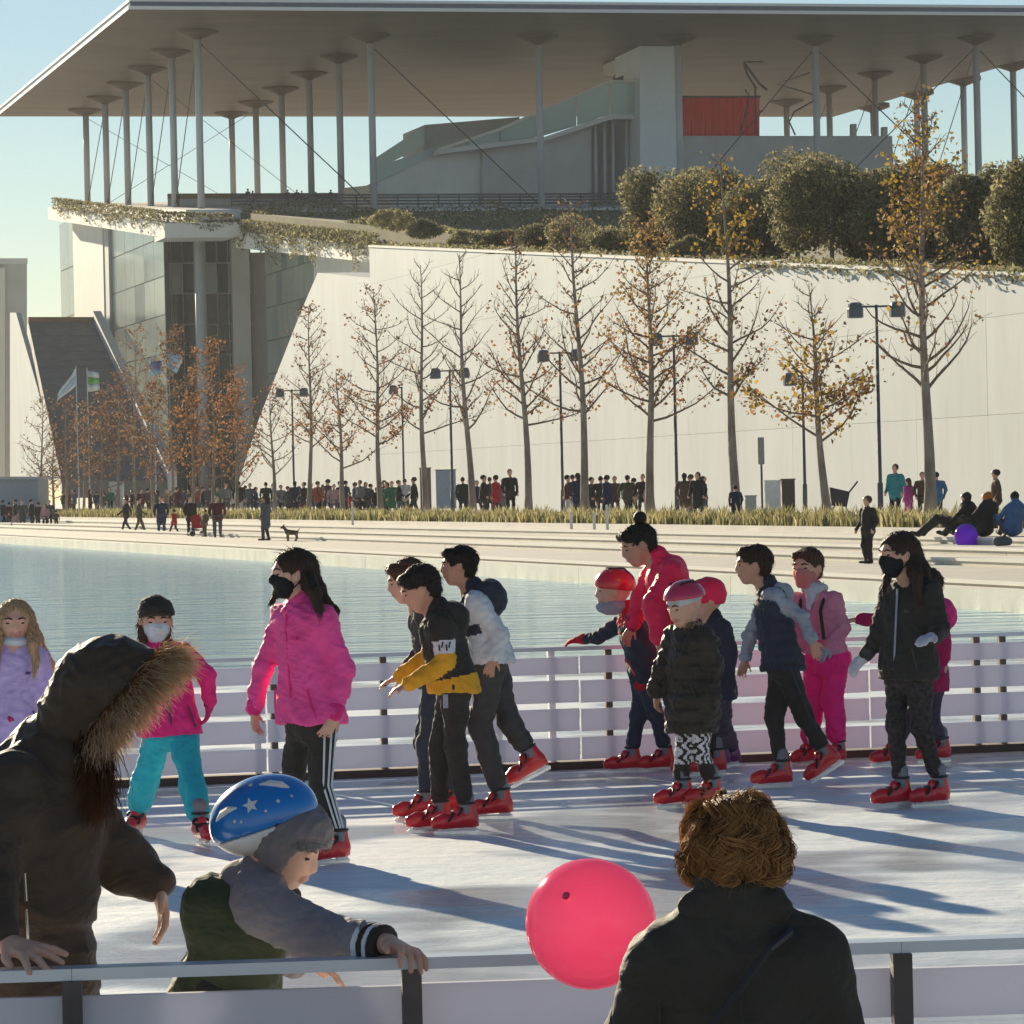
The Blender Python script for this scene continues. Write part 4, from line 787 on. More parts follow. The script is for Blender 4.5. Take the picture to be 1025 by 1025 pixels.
# ------------------------------------------------------------------ one skate (toe along +x, origin on the ice under the ankle); copies share the meshes
def skate_meshes():
    out = {}
    s = SDF(.02); s.rc((-.06, 0, .085), (.13, 0, .075), .046, .044, flat=(0, 1, 0), fs=.85); s.rc((.13, 0, .08), (.185, 0, .072), .045, .034, flat=(0, 1, 0), fs=.9); s.rc((-.055, 0, .09), (-.045, 0, .17), .047, .043); s.rc((-.01, 0, .10), (.03, 0, .14), .046, .03)
    s.rc((-.09, 0, .052), (.19, 0, .048), .022, .022, flat=(0, 0, 1), fs=.6, k=.01)
    v, Q, vm = s.mesh(.0085); out['shell'] = fast_mesh('skate', relax(v, Q, 1), Q)
    s = SDF(.02); s.rc((-.03, 0, .13), (-.03, 0, .225), .046, .050); v, Q, vm = s.mesh(.0095); out['cuff'] = fast_mesh('cuff', relax(v, Q, 1), Q)
    m = MB()
    for x, z, r, tl in ((-.03, .185, .054, .25), (.02, .135, .055, .7), (.085, .1, .05, 1.0)):
        pts = [Vector((x - math.sin(tl) * math.cos(t) * r * .5 , math.sin(t) * r, z + math.cos(t) * r * .62 * math.sin(tl))) if tl > .4 else Vector((x + math.cos(t) * r, math.sin(t) * r, z)) for t in [2 * math.pi * i / 16 for i in range(17)]]
        m.tube(pts, .0085, 6, False)
    out['strap'] = m.mesh('strap', True)
    m = MB(); m.box((-.05, 0, .036), (.075, .02, .036)); m.box((.12, 0, .036), (.095, .02, .036)); m.box((.035, 0, .025), (.27, .012, .010)); out['holder'] = m.mesh('holder')
    m = MB(); m.prism([(-.11, -.002, .022), (.19, -.002, .022), (.205, -.002, .012), (.19, -.002, 0.001), (-.105, -.002, 0.001)], (0, .004, 0)); out['blade'] = m.mesh('blade')
    for me_ in out.values():                                  # short, upright rental boot
        co = np.zeros(len(me_.vertices) * 3, np.float32); me_.vertices.foreach_get('co', co); co = co.reshape(-1, 3); co[:, 0] = np.where(co[:, 0] > -.03, -.03 + (co[:, 0] + .03) * .92, co[:, 0]); co[:, 2] *= 1.06; me_.vertices.foreach_set('co', co.ravel()); me_.update()
    return out
SK = skate_meshes()
for k_, m_ in (('shell', M_sred), ('cuff', M_scuff), ('strap', M_sblk), ('holder', M_hold), ('blade', M_blade)): SK[k_].materials.append(m_)
def add_skate(parent, M, sc, purple=False):
    o = bpy.data.objects.new('skate', SK['shell']); COL.objects.link(o); o.parent = parent; o.matrix_local = M @ Matrix.Scale(sc, 4)
    if purple: o.material_slots[0].link = 'OBJECT'; o.material_slots[0].material = M_spur
    for k_ in ('cuff', 'strap', 'holder', 'blade'):
        c = bpy.data.objects.new(k_, SK[k_]); COL.objects.link(c); c.parent = o
    return o
# ------------------------------------------------------------------ hands and heads
def hand(s, w_, d, pn, sc, m=0, curl=.5, spread=.0, thumb=1, rad=1.0):
    d = Vector(d).normalized(); pn = Vector(pn); pn = (pn - d * pn.dot(d)).normalized(); x = d.cross(pn)
    s.rc(w_, w_ + d * .03 * sc, .024 * sc * rad, .026 * sc * rad, m, .012, flat=pn, fs=.75)
    for i, o in enumerate((-.029, -.0098, .0098, .028)):
        s.rc(w_ + d * .028 * sc + x * o * .6 * sc, w_ + d * .082 * sc + x * o * sc, .0125 * sc * rad, .0105 * sc * rad, m, .008)
        L = (.062, .074, .070, .054)[i] * sc; dd = (d + x * (o / .029) * spread).normalized(); b = w_ + d * .082 * sc + x * o * sc
        c1 = (dd + pn * curl * .7).normalized(); c2 = (dd * (1 - curl * .45) + pn * curl * 1.5).normalized(); k1 = b + c1 * L * .48; k2 = k1 + c2 * L * .52
        s.rc(b, k1, .0100 * sc * rad, .0092 * sc * rad, m, .003); s.rc(k1, k2, .0092 * sc * rad, .0072 * sc * rad, m, .002)
    t0 = w_ + d * .025 * sc + x * .024 * sc * thumb; td = (d * .75 + x * .75 * thumb + pn * .25).normalized(); t1 = t0 + td * .036 * sc; t2 = t1 + (td * .6 + d * .6 + pn * .2).normalized() * .03 * sc
    s.rc(t0, t1, .0125 * sc * rad, .0105 * sc * rad, m, .006); s.rc(t1, t2, .0102 * sc * rad, .008 * sc * rad, m, .002)
def head(s, c, f, up, hh, m=0, mlip=1):
    f = Vector(f).normalized(); up = (Vector(up) - f * Vector(up).dot(f)).normalized(); sd_ = f.cross(up)
    ax = (sd_, f, up); q = lambda a, b, e: c + sd_ * a * hh + f * b * hh + up * e * hh
    s.ell(q(0, -.08, .2), (.68 * hh, .84 * hh, .79 * hh), ax, m); s.ell(q(0, .22, -.22), (.56 * hh, .60 * hh, .62 * hh), ax, m, .25 * hh)
    s.rc(q(-.16, .38, -.72), q(.16, .38, -.72), .22 * hh, None, m, .22 * hh); s.rc(q(0, .74, .12), q(0, .84, -.18), .07 * hh, .115 * hh, m, .12 * hh)
    s.rc(q(-.3, .70, .2), q(.3, .70, .2), .10 * hh, None, m, .1 * hh); s.rc(q(-.16, .72, -.47), q(.16, .72, -.47), .09 * hh, None, mlip, .05 * hh)
    for e in (-1, 1):
        s.ell(q(e * .70, -.02, -.02), (.09 * hh, .17 * hh, .26 * hh), ax, m, .05 * hh); s.ell(q(e * .3, .84, .03), (.15 * hh, .10 * hh, .10 * hh), ax, m, .05 * hh, sub=True)
    return q, ax
def face_parts(t, q, ax, hh, hairm, brows=True):
    for e in (-1, 1):
        ellip(q(e * .28, .70, .03), (.135 * hh, .06 * hh, .048 * hh), ax, 8, 6).build('eye', M_eye, t, True, base=(0, 0, 0))  # dark almond: the eye with the brow's shadow painted into it
        if brows: MB().tube([q(e * .12, .80, .20), q(e * .30, .78, .26), q(e * .46, .66, .20)], [.035 * hh, .045 * hh, .02 * hh], 5).build('eyebrow', hairm, t, base=(0, 0, 0))
def hair_short(t, q, ax, hh, m, seed=1, vox=.008, puff=1.0):
    s = SDF(.03 * hh); s.ell(q(0, -.14, .30), (.76 * hh * puff, .90 * hh * puff, .78 * hh * puff), ax); s.ell(q(0, -.42, -.1), (.62 * hh, .50 * hh, .6 * hh), ax)
    s.rc(q(-.35, .55, .70), q(.3, .62, .66), .24 * hh, .2 * hh, 0, .2 * hh)
    s.ell(q(0, .86, -.12), (.60 * hh, .62 * hh, .66 * hh), ax, k=.06 * hh, sub=True)
    for e in (-1, 1): s.ell(q(e * .8, .22, -.2), (.25 * hh, .32 * hh, .34 * hh), ax, k=.04 * hh, sub=True)
    o = solid('hair', s, vox * .8, m, t, amp=.0028, freq=190, seed=seed, it=1); fuzz(o, m, 650, .035, seed, -ax[1] * .35 - ax[2] * .8); return o
def hair_long(t, q, ax, hh, m, strands, seed=1, vox=.009, L=lambda x: x):
    s = SDF(.10 * hh); s.ell(q(0, -.14, .28), (.78 * hh, .92 * hh, .80 * hh), ax); s.ell(q(0, -.5, -.25), (.66 * hh, .46 * hh, .75 * hh), ax)
    s.ell(q(0, .88, -.15), (.52 * hh, .60 * hh, .74 * hh), ax, k=.05 * hh, sub=True)
    for pts, r0, r1 in strands:
        n = len(pts); s.chain(pts, [r0 + (r1 - r0) * i / (n - 1) for i in range(n)], 0, .02)
    o = solid('hair', s, vox * .85, m, t, amp=.0024, freq=170, seed=seed, axis=(1.0, .9, 0), it=1); fuzz(o, m, 950, .06, seed); return o
def beanie(t, q, ax, hh, m, vox=.009, bobble=None, low=.22, big=1.0):
    s = SDF(.02); s.ell(q(0, -.10, .34), (.80 * hh * big, .96 * hh * big, .86 * hh * big), ax); s.cut(q(0, 0, low), -ax[2])
    s.rc(q(0, -.1, low + .08), q(0, -.1, low + .12), .0001, .0001)
    if bobble: s.ell(q(0, -.15, 1.28), (.2 * hh, .2 * hh, .2 * hh), ax)
    return solid('hat', s, vox, m, t, amp=.003, freq=70, seed=3)
# ------------------------------------------------------------------ a clothed figure from picture joints; limbs inherit the depth of the joint they hang from
def figure(label, Y, s, yaw, head_px, hhpx, neck, hip, aL, aR, kL, kR, fL, fR, jacket, trousers, jm=None, tm=None, head_yaw=None, head_pitch=0, skin=None, hem=None, tr=.20, fs=.66, sleeve=(.068, .058, .050), leg=(.095, .070, .058), glove=None, vox=.0104, sw=.165, seed=1, skatesc=None, purple=False, amp=.0055, collar=True, curl=.5, jpaint=None, tpaint=None, jmats=None, tmats=None, name='person', eyes=True, hem_flare=1.0, quilt=None, trim=None):
    skin = skin or M_skin; hc = P(*hip, Y); fl = []; sk = skatesc or (.86 + .2 * (s - .8))
    for (px, py, yw, pit) in (fL, fR):
        d = vdir(yw)
        if pit == 0: g = G(px, py, 0.0); o = g - d * .055 * sk; M = Matrix.Translation(o) @ Matrix.Rotation(R(yw), 4, 'Z')
        else:
            g = P(px, py, Y + .08); M = Matrix.Translation(g) @ Matrix.Rotation(R(yw), 4, 'Z') @ Matrix.Rotation(R(pit), 4, 'Y') @ Matrix.Translation((-.055 * sk, 0, 0))
        fl.append(M)
    base = Vector((hc.x, Y, 0)); g0 = (fl[0].translation + fl[1].translation) / 2; base = Vector((g0.x, g0.y, 0))
    t = empty(name, base); tag(t, label, 'person'); loc = lambda v: v - base
    J = lambda px, py, y: loc(P(px, py, y))
    f = vdir(yaw); rt = Vector((f.y, -f.x, 0)); up = Vector((0, 0, 1))
    nk = J(*neck, Y); hp = loc(hc); sp = (nk - hp).normalized()
    sh = {}; hj = {}; el = {}; wr = {}; tip = {}; kn = {}; an = {}
    for sd_, sg_, arm, k, M in (('L', -1, aL, kL, fl[0]), ('R', 1, aR, kR, fl[1])):
        sh[sd_] = nk + rt * sg_ * sw * s - sp * .055 * s; hj[sd_] = hp + rt * sg_ * .085 * s
        if arm:
            ys = sh[sd_].y + base.y; ds = [(a[2] if len(a) > 2 else 0) for a in arm]
            el[sd_] = J(arm[0][0], arm[0][1], ys + ds[0]); wr[sd_] = J(arm[1][0], arm[1][1], ys + ds[1]); tip[sd_] = J(arm[2][0], arm[2][1], ys + ds[2])
        an[sd_] = loc((M @ Matrix.Scale(sk, 4)) @ Vector((-.025, 0, .17))); kn[sd_] = J(k[0], k[1], (hj[sd_].y + an[sd_].y) / 2 + base.y + (k[2] if len(k) > 2 else 0))
        add_skate(t, Matrix.Translation(-base) @ M, sk, purple)
    # body: one continuous surface
    hh = hhpx * Y / F; hcn = J(*head_px, Y); hy = yaw if head_yaw is None else head_yaw; hf = vdir(hy, head_pitch); hu = vdir(hy, head_pitch + 90)
    b = SDF(.02); q, ax = head(b, hcn, hf, hu, hh); b.rc(nk - sp * .03, q(0, -.15, -.55), .052 * s, .050 * s, 0, .03)
    b.chain([nk - sp * .05, hp], [.09 * s, .10 * s], 0, .05)
    for sd_ in 'LR':
        b.chain([hj[sd_], kn[sd_], an[sd_]], [.06 * s, .045 * s, .032], 0, .03); b.rc(hp, hj[sd_], .08 * s, .07 * s)
        if sd_ in el:
            b.chain([nk - sp * .06, sh[sd_], el[sd_], wr[sd_]], [.06 * s, .045 * s, .036 * s, .026 * s], 0, .03)
            d = tip[sd_] - wr[sd_]; pn = (hcn - wr[sd_]) * .15 + Vector((0, 0, -.35)) - f * .5 if abs(d.normalized().z) < .8 else -f * .3 + rt * (1 if sd_ == 'L' else -1)
            hand(b, wr[sd_], d, pn, s * .98, 0, curl, .12, 1 if sd_ == 'L' else -1)
    solid('body', b, .0092, [skin, M_lip], t, it=1)
    if eyes: face_parts(t, q, ax, hh, HD)
    if glove:
        for sd_ in 'LR':
            if sd_ not in el: continue
            g = SDF(.015); d = tip[sd_] - wr[sd_]; pn = (hcn - wr[sd_]) * .15 + Vector((0, 0, -.35)) - f * .5 if abs(d.normalized().z) < .8 else -f * .3 + rt * (1 if sd_ == 'L' else -1)
            hand(g, wr[sd_], d, pn, s * 1.03, 0, curl, .12, 1 if sd_ == 'L' else -1, 1.35); g.rc(wr[sd_] - d.normalized() * .03, wr[sd_] + d.normalized() * .01, .033 * s, .03 * s); solid('glove', g, .0085, glove, t)
    # jacket
    hz = None if hem is None else J(neck[0], hem, Y).z
    j = SDF(.035); j.rc(nk - sp * .13 * s, hp + (Vector((0, 0, 0)) if hz is None else sp * 0), tr * .86 * s, tr * s, 0, .05, flat=f, fs=fs)
    if hz is not None:
        low = hp.copy(); low.z = hz - .06; low.x += (hp.x - nk.x) * .15; j.rc(hp, low, tr * s, tr * hem_flare * s, 0, .05, flat=f, fs=fs * 1.04); j.cut(Vector((0, 0, hz)), (0, 0, -1))
    j.rc(nk - sp * .10 * s - rt * (sw - .03) * s, nk - sp * .10 * s + rt * (sw - .03) * s, .085 * s, None, 0, .06)
    if collar: j.rc(nk - sp * .03, nk + sp * .035 * s, .078 * s, .075 * s, 0, .03, flat=f, fs=.9)
    for sd_ in 'LR':
        if sd_ in el: j.chain([sh[sd_], el[sd_], wr[sd_] - (wr[sd_] - el[sd_]).normalized() * .015], [sleeve[0] * s, sleeve[1] * s, sleeve[2] * s], 1 if jmats else 0, .03)
    ctx = dict(t=t, q=q, ax=ax, hh=hh, nk=nk, hp=hp, sp=sp, f=f, rt=rt, sh=sh, el=el, wr=wr, hj=hj, kn=kn, an=an, J=J, base=base, s=s, Y=Y, hc=hcn, hz=hz, tip=tip)
    solid('jacket', j, vox, jmats or jacket, t, amp=amp, freq=34, seed=seed, it=1, paint=(lambda c, m_: jpaint(c, m_, ctx)) if jpaint else None, quilt=quilt)
    if trim: details(ctx, trim, sleeve, tr, fs)
    # trousers
    p = SDF(.03); p.rc(hp + Vector((0, 0, .02)) - rt * .03 * s, hp + Vector((0, 0, .02)) + rt * .03 * s, .12 * s, None, 0, .04, flat=f, fs=.85)
    for sd_ in 'LR':
        e = an[sd_] + (kn[sd_] - an[sd_]).normalized() * .055; p.chain([hj[sd_] + Vector((0, 0, .0)), kn[sd_], e], [leg[0] * s, leg[1] * s, leg[2] * s], 0, .02); p.rc(hp, hj[sd_], .11 * s, leg[0] * s)
    solid('trousers', p, vox, tmats or trousers, t, amp=amp * .9, freq=30, seed=seed + 7, it=1, paint=(lambda c, m_: tpaint(c, m_, ctx)) if tpaint else None)
    return ctx
def details(c, m, sleeve, tr, fs):
    """cuffs, pocket zips, chest badge and shoulder seams"""
    t, s, f, rt = c['t'], c['s'], c['f'], c['rt']
    for sd_ in c['wr']:
        d = (c['wr'][sd_] - c['el'][sd_]).normalized(); p = c['wr'][sd_] - d * .012; q = SDF(.006); q.rc(p - d * .022, p + d * .004, (sleeve[2] * .97) * s, sleeve[2] * .86 * s); solid('cuff', q, .008, m, t)
    L = (c['nk'] - c['hp']).length
    for e in (-1, 1):
        a = c['hp'] + c['sp'] * L * .30 + rt * e * tr * .62 * s + f * tr * fs * .86 * s; b_ = c['hp'] + c['sp'] * L * .06 + rt * e * tr * .78 * s + f * tr * fs * .72 * s; MB().tube([a, a.lerp(b_, .5) + f * .004, b_], .0055, 5).build('pocket_zip', m, t, base=(0, 0, 0))
    a = c['nk'] - c['sp'] * .17 * s - rt * .085 * s + f * tr * fs * .98 * s; MB().box(a, (.034 * s, .014, .016), Matrix.Rotation(math.atan2(rt.y, rt.x), 3, 'Z')).build('badge', m, t, base=(0, 0, 0))
def mask(c, m, big=1.0):
    """cloth mask that follows the lower face, with ear loops"""
    s = SDF(.02); q, ax, hh = c['q'], c['ax'], c['hh']; g = .055 * big
    s.ell(q(0, .22, -.22), ((.56 + g) * hh, (.60 + g) * hh, (.62 + g) * hh), ax); s.rc(q(-.16, .38, -.72), q(.16, .38, -.72), (.22 + g) * hh, None, 0, .12 * hh); s.rc(q(0, .74, .06), q(0, .86, -.22), .10 * hh, .17 * hh, 0, .14 * hh)
    s.cut(q(0, .8, .02), ax[2] * 1 + ax[1] * -.18); s.cut(q(0, .10, -.4), -ax[1]); s.cut(q(0, .4, -.96), -ax[2]); o = solid('face_mask', s, .007, m, c['t'], amp=.0015, freq=110, seed=3)
    for e in (-1, 1):
        for z in (-.12, -.55): MB().tube([q(e * .56, .16, z), q(e * .70, -.05, -.15 + z * .3)], .035 * hh, 4).build('ear_loop', m, o, base=(0, 0, 0))
    return o
def hood_down(c, m, w_=1.0, vox=.0095):
    s = SDF(.03); b = c['nk'] - c['f'] * .07 * c['s'] + Vector((0, 0, .0)); s.rc(b - c['rt'] * .07 * w_, b + c['rt'] * .07 * w_, .055 * w_, None); s.ell(b - c['f'] * .04 - Vector((0, 0, .05)), (.11 * w_, .075 * w_, .10 * w_), (c['rt'], c['f'], Vector((0, 0, 1))))
    return solid('hood', s, vox, m, c['t'], amp=.005, freq=40, seed=5)
# ================================================================== the skaters
K_black = cloth('black', (.042, .038, .034)); K_white = cloth('white', (.68, .70, .74)); K_navy = cloth('navy', (.042, .047, .07)); K_pink = cloth('pink', (1.0, .085, .33), .6); K_mag = cloth('magenta', (.78, .028, .22), .6); K_teal = cloth('teal', (.025, .46, .56), .6)
K_lil = cloth('lilac', (.56, .44, .80)); K_pur = cloth('purple', (.12, .08, .28)); K_yel = cloth('mustard', (.78, .40, .03)); K_char = cloth('charcoal', (.07, .066, .066)); K_jean = cloth('dark_jean', (.045, .055, .08)); K_neon = cloth('neon_red', (1.0, .028, .105), .55)
K_grey = cloth('heather_grey', (.34, .37, .43)); K_rose = cloth('rose_fleece', (.62, .24, .33), .9); K_hot = cloth('hot_pink', (.92, .02, .22), .55); K_scarf = cloth('pale_scarf', (.55, .58, .62)); K_plum = cloth('plum_grey', (.08, .06, .085)); K_gw = cloth('glove_white', (.60, .58, .64)); K_gp = cloth('glove_pink', (.55, .03, .16)); K_red = cloth('scarlet', (.60, .015, .025)); K_berry = cloth('berry', (.42, .02, .10))
M_maskw = cloth('mask_white', (.62, .68, .74)); M_maskk = cloth('mask_black', (.016, .016, .018)); M_maskp = cloth('mask_pink', (.62, .22, .20)); M_helr = mat('helmet_red', (.60, .012, .03), .25, .05, coat=.5); M_help = mat('helmet_pink', (.55, .03, .10), .25, .05, coat=.5)
def zipper(c, m, x=.0):
    f = c['f']; pts = [c['nk'] - c['sp'] * t_ * (c['nk'] - c['hp']).length * 1.25 + f * (.205 * .66 * c['s'] * (.9 + .1 * t_) + .006) for t_ in (.05, .25, .5, .78)]
    MB().tube(pts, .0065, 5).build('zip', m, c['t'], base=(0, 0, 0))
# 1 lilac girl at the left edge
c = figure('girl with long blond hair in lilac jacket and pink gloves at left edge', 21.5, .80, -82, (15, 624), 23, (15, 648), (14, 738), ((46, 690), (25, 713), (12, 720, -.10)), ((-20, 690), (2, 711), (16, 717, -.12)), (23, 790), (6, 790), (25, 847, -85, 0), (4, 846, -95, 0), K_lil, K_pur, hem=748, glove=K_gp, skin=M_skin, trim=K_pur, seed=11)
hair_long(c['t'], c['q'], c['ax'], c['hh'], HL, [([c['q'](-.6, -.2, .3), c['J'](38, 640, 21.6), c['J'](46, 656, 21.7), c['J'](54, 668, 21.75)], .035, .014), ([c['q'](-.6, .0, .1), c['J'](33, 645, 21.4), c['J'](36, 662, 21.4), c['J'](34, 676, 21.38)], .03, .012), ([c['q'](.6, 0, .1), c['J'](-3, 645, 21.4), c['J'](-4, 668, 21.38)], .035, .015)], 3)
s_ = SDF(.02); s_.ell(c['q'](0, .35, -.75), (.62 * c['hh'], .58 * c['hh'], .25 * c['hh']), c['ax']); solid('face_mask', s_, .0085, M_maskw, c['t'])
# 2 magenta jacket, teal trousers
c = figure('girl in magenta jacket, turquoise trousers and black knitted hat facing the camera', 22.1, .82, -78, (156, 623), 22, (158, 645), (170, 733), ((208, 677), (210, 705), (207, 722)), ((133, 680), (130, 708), (128, 722)), (191, 780), (146, 780), (204, 846, -70, 0), (134, 838, -105, 0), K_mag, K_teal, hem=736, glove=K_gp, leg=(.10, .088, .088), tr=.215, trim=K_plum, seed=12)
beanie(c['t'], c['q'], c['ax'], c['hh'], K_black, low=.30, big=1.08); mask(c, M_maskw, 1.05); zipper(c, K_plum)
hair_long(c['t'], c['q'], c['ax'], c['hh'] * .94, HM, [([c['q'](.6, -.2, -.1), c['J'](142, 650, 22.0), c['J'](139, 664, 21.98)], .03, .014), ([c['q'](-.5, -.2, -.1), c['J'](166, 652, 22.0), c['J'](167, 664, 21.95)], .028, .012)], 5)
# 3 tall girl in pink jacket
c = figure('tall girl in bright pink jacket, black mask and black leggings with white stripes', 20.3, .95, -135, (293, 575), 25, (303, 606), (312, 724), ((343, 672), (335, 716, -.06), (327, 733, -.06)), ((264, 668), (254, 711), (256, 732)), (322, 786), (292, 790), (327, 866, 218, 0), (297, 859, 215, 0), K_pink, K_black, hem=724, head_yaw=200, leg=(.085, .058, .044), tr=.205, fs=.74, trim=K_mag, seed=13, vox=.0093, skin=M_skin, hem_flare=1.06)
for k_ in (-1, 0, 1):                                         # three white stripes down the outer seam
    aa_ = math.radians(-52 + 27 * k_); o_ = Vector((math.cos(aa_), math.sin(aa_), 0)); pts_ = []
    for t_ in np.linspace(0, 1, 15):
        A_, B_, C_ = c['hj']['L'], c['kn']['L'], c['an']['L']; p_ = A_.lerp(B_, t_ * 2) if t_ < .5 else B_.lerp(C_, (t_ - .5) * 2); r_ = .95 * float(np.interp(t_, [0, .5, .93, 1], [.085, .058, .046, .045])); pts_.append(p_ + o_ * (r_ + .0015))
    MB().tube(pts_[:-1], .0058, 5).build('stripe', K_white, c['t'], base=(0, 0, 0))
hair_long(c['t'], c['q'], c['ax'], c['hh'], HD, [([c['q'](0, -.6, .2), c['J'](318, 590, 20.3), c['J'](326, 603, 20.32), c['J'](337, 612, 20.35)], .05, .02), ([c['q'](-.4, -.4, 0), c['J'](314, 592, 20.12), c['J'](320, 610, 20.08)], .045, .025), ([c['q'](.4, .1, 0), c['J'](278, 592, 20.3), c['J'](271, 604, 20.3)], .03, .014)], 7); mask(c, M_maskk, 1.06); zipper(c, K_mag)
# 4 boy with mustard sleeves
def hoody(cn, fm, c):
    p = np.array(cn); out = fm.copy(); L = (c['nk'] - c['hp']).length; h = (p - np.array(c['hp'])) @ np.array(c['sp']) / L
    out[(fm == 0) & (h < .16)] = 2
    out[fm == 1] = 2
    for sd_ in 'LR':
        a = np.array(c['sh'][sd_]); b_ = np.array(c['el'][sd_]); t_ = ((p - a) @ (b_ - a)) / ((b_ - a) @ (b_ - a)); sel = (fm == 1); w_ = np.linalg.norm(p - (a + np.clip(t_, 0, 1)[:, None] * (b_ - a)), axis=1) < .09
        out[sel & w_ & (t_ < .45)] = 0; out[sel & w_ & (t_ >= .45) & (t_ < .78)] = 3
    return out
c = figure('boy in black hoodie with mustard sleeves and white sleeve band, hands held forward', 22.0, .87, 186, (421, 590), 23, (438, 613), (454, 690), ((447, 663), (407, 686, -.02), (391, 692, -.02)), ((428, 660), (398, 679), (383, 684)), (456, 745), (440, 748), (454, 835, 188, 0), (428, 833, 190, 0), K_black, K_black, jmats=[K_black, K_black, K_yel, K_white], jpaint=hoody, hem=694, head_pitch=-22, tr=.18, fs=.88, leg=(.09, .07, .06), seed=14, vox=.0093, skin=M_skin2)
hair_short(c['t'], c['q'], c['ax'], c['hh'], HB, 4); hood_down(c, K_black)
for i, x in enumerate((-.028, -.012, .012, .028)):            # dark letters on the white sleeve band
    a = c['sh']['L'].lerp(c['el']['L'], .62) + Vector((x, -.064 * .87 - .004, (.014 if i % 2 else -.002))); MB().box(a, (.009, .006, .034), Matrix.Rotation(.25 if i % 2 else -.1, 3, 'Y')).build('letter', K_black, c['t'], base=(0, 0, 0))
MB().box(c['J'](446, 702, 21.83), (.028, .006, .075)).build('pocket_print', K_grey, c['t'], base=(0, 0, 0))
# 5 boy half hidden behind him
c = figure('brown-haired boy mostly hidden behind the boy with mustard sleeves', 22.9, .88, 186, (407, 582), 22, (421, 604), (438, 682), ((432, 652), (412, 672), (398, 680)), ((425, 652), (404, 673), (390, 680)), (428, 742), (424, 745), (414, 822, 188, 0), (444, 817, 188, 0), K_char, K_jean, hem=690, tr=.165, seed=15, head_pitch=-12); hair_short(c['t'], c['q'], c['ax'], c['hh'], HM, 9)
# 6 boy in white hoodie with navy hood
def whitehood(cn, fm, c):
    p = np.array(cn); out = fm.copy(); L = (c['nk'] - c['hp']).length; h = (p - np.array(c['hp'])) @ np.array(c['sp']) / L; fr = (p - np.array(c['hp'])) @ np.array(c['f'])
    out[(fm == 0) & (h > .88)] = 2; out[(fr > .045) & (h > .40) & (h < .55) & (fm == 0)] = 2
    return out
c = figure('boy in white hoodie with navy hood pushing off with one skate behind him', 22.96, .92, 180, (459, 567), 20, (474, 592), (491, 660), ((500, 636), (494, 657, -.03), (490, 670, -.03)), ((472, 636), (464, 657), (460, 668)), (481, 728), (509, 722), (489, 820, 184, 0), (530, 781, 186, 26), K_white, K_char, jmats=[K_white, K_white, K_navy], jpaint=whitehood, hem=664, tr=.185, fs=.74, trim=K_scarf, seed=16, leg=(.10, .075, .062), vox=.0093, skin=M_skin2)
hair_short(c['t'], c['q'], c['ax'], c['hh'], HB, 2); hood_down(c, K_navy, 1.15)
# 7 child with red helmet holding the fence
def redyoke(cn, fm, c):
    p = np.array(cn); L = (c['nk'] - c['hp']).length; h = (p - np.array(c['hp'])) @ np.array(c['sp']) / L; out = fm.copy(); out[(h > .84) & (fm == 0)] = 2; return out
def helmet(c, m, big=1.0, low=.10, back=-.1):
    q, ax, hh = c['q'], c['ax'], c['hh']; s = SDF(.015); s.ell(q(0, back, .32), (.90 * hh * big, 1.06 * hh * big, .90 * hh * big), ax); s.cut(q(0, 0, low), -ax[2] + ax[1] * .12); o = solid('helmet', s, .0085, m, c['t'])
    for k in (-.4, 0, .4): MB().tube([q(k, -1.0, .62), q(k * 1.1, -.5, 1.17), q(k * 1.1, .3, 1.17)], .05 * hh, 5).build('vent', M_sblk, o, base=(0, 0, 0))
    return o
c = figure('child in red helmet and navy jacket reaching one arm to the fence', 26.3, .80, 186, (614, 592), 20, (630, 613), (646, 680), ((650, 650), (644, 674), (641, 684)), ((598, 638, .25), (581, 640, .36), (569, 642, .38)), (656, 716), (640, 716), (655, 773, 188, 0), (622, 774, 190, 0), K_navy, K_jean, jmats=[K_navy, K_navy, K_red], jpaint=redyoke, hem=684, tr=.20, trim=K_red, seed=17, glove=K_red)
helmet(c, M_helr); s_ = SDF(.02); s_.ell(c['q'](0, .1, -.72), (.72 * c['hh'], .85 * c['hh'], .42 * c['hh']), c['ax']); solid('scarf', s_, .009, K_grey, c['t'], amp=.004, freq=50)
# 8 woman in neon red jacket with a bun
c = figure('woman in neon red-pink jacket with dark hair bun bending over the children', 25.9, 1.0, 196, (639, 546), 21, (661, 563), (694, 655), ((655, 606, -.05), (661, 640, -.1), (664, 656, -.1)), ((642, 600), (633, 626), (628, 636)), (690, 716), (700, 716), (690, 777, 195, 0), (706, 777, 195, 0), K_neon, K_black, hem=672, tr=.20, fs=.8, trim=K_berry, seed=18, head_pitch=-20, skin=M_skin2, sleeve=(.08, .07, .06))
hair_short(c['t'], c['q'], c['ax'], c['hh'], HB, 6, puff=.97); ellip(c['q'](0, -.55, 1.2), (.30 * c['hh'], .34 * c['hh'], .32 * c['hh']), c['ax']).build('hair_bun', HB, c['t'], True, base=(0, 0, 0)); hood_down(c, K_neon, .85)
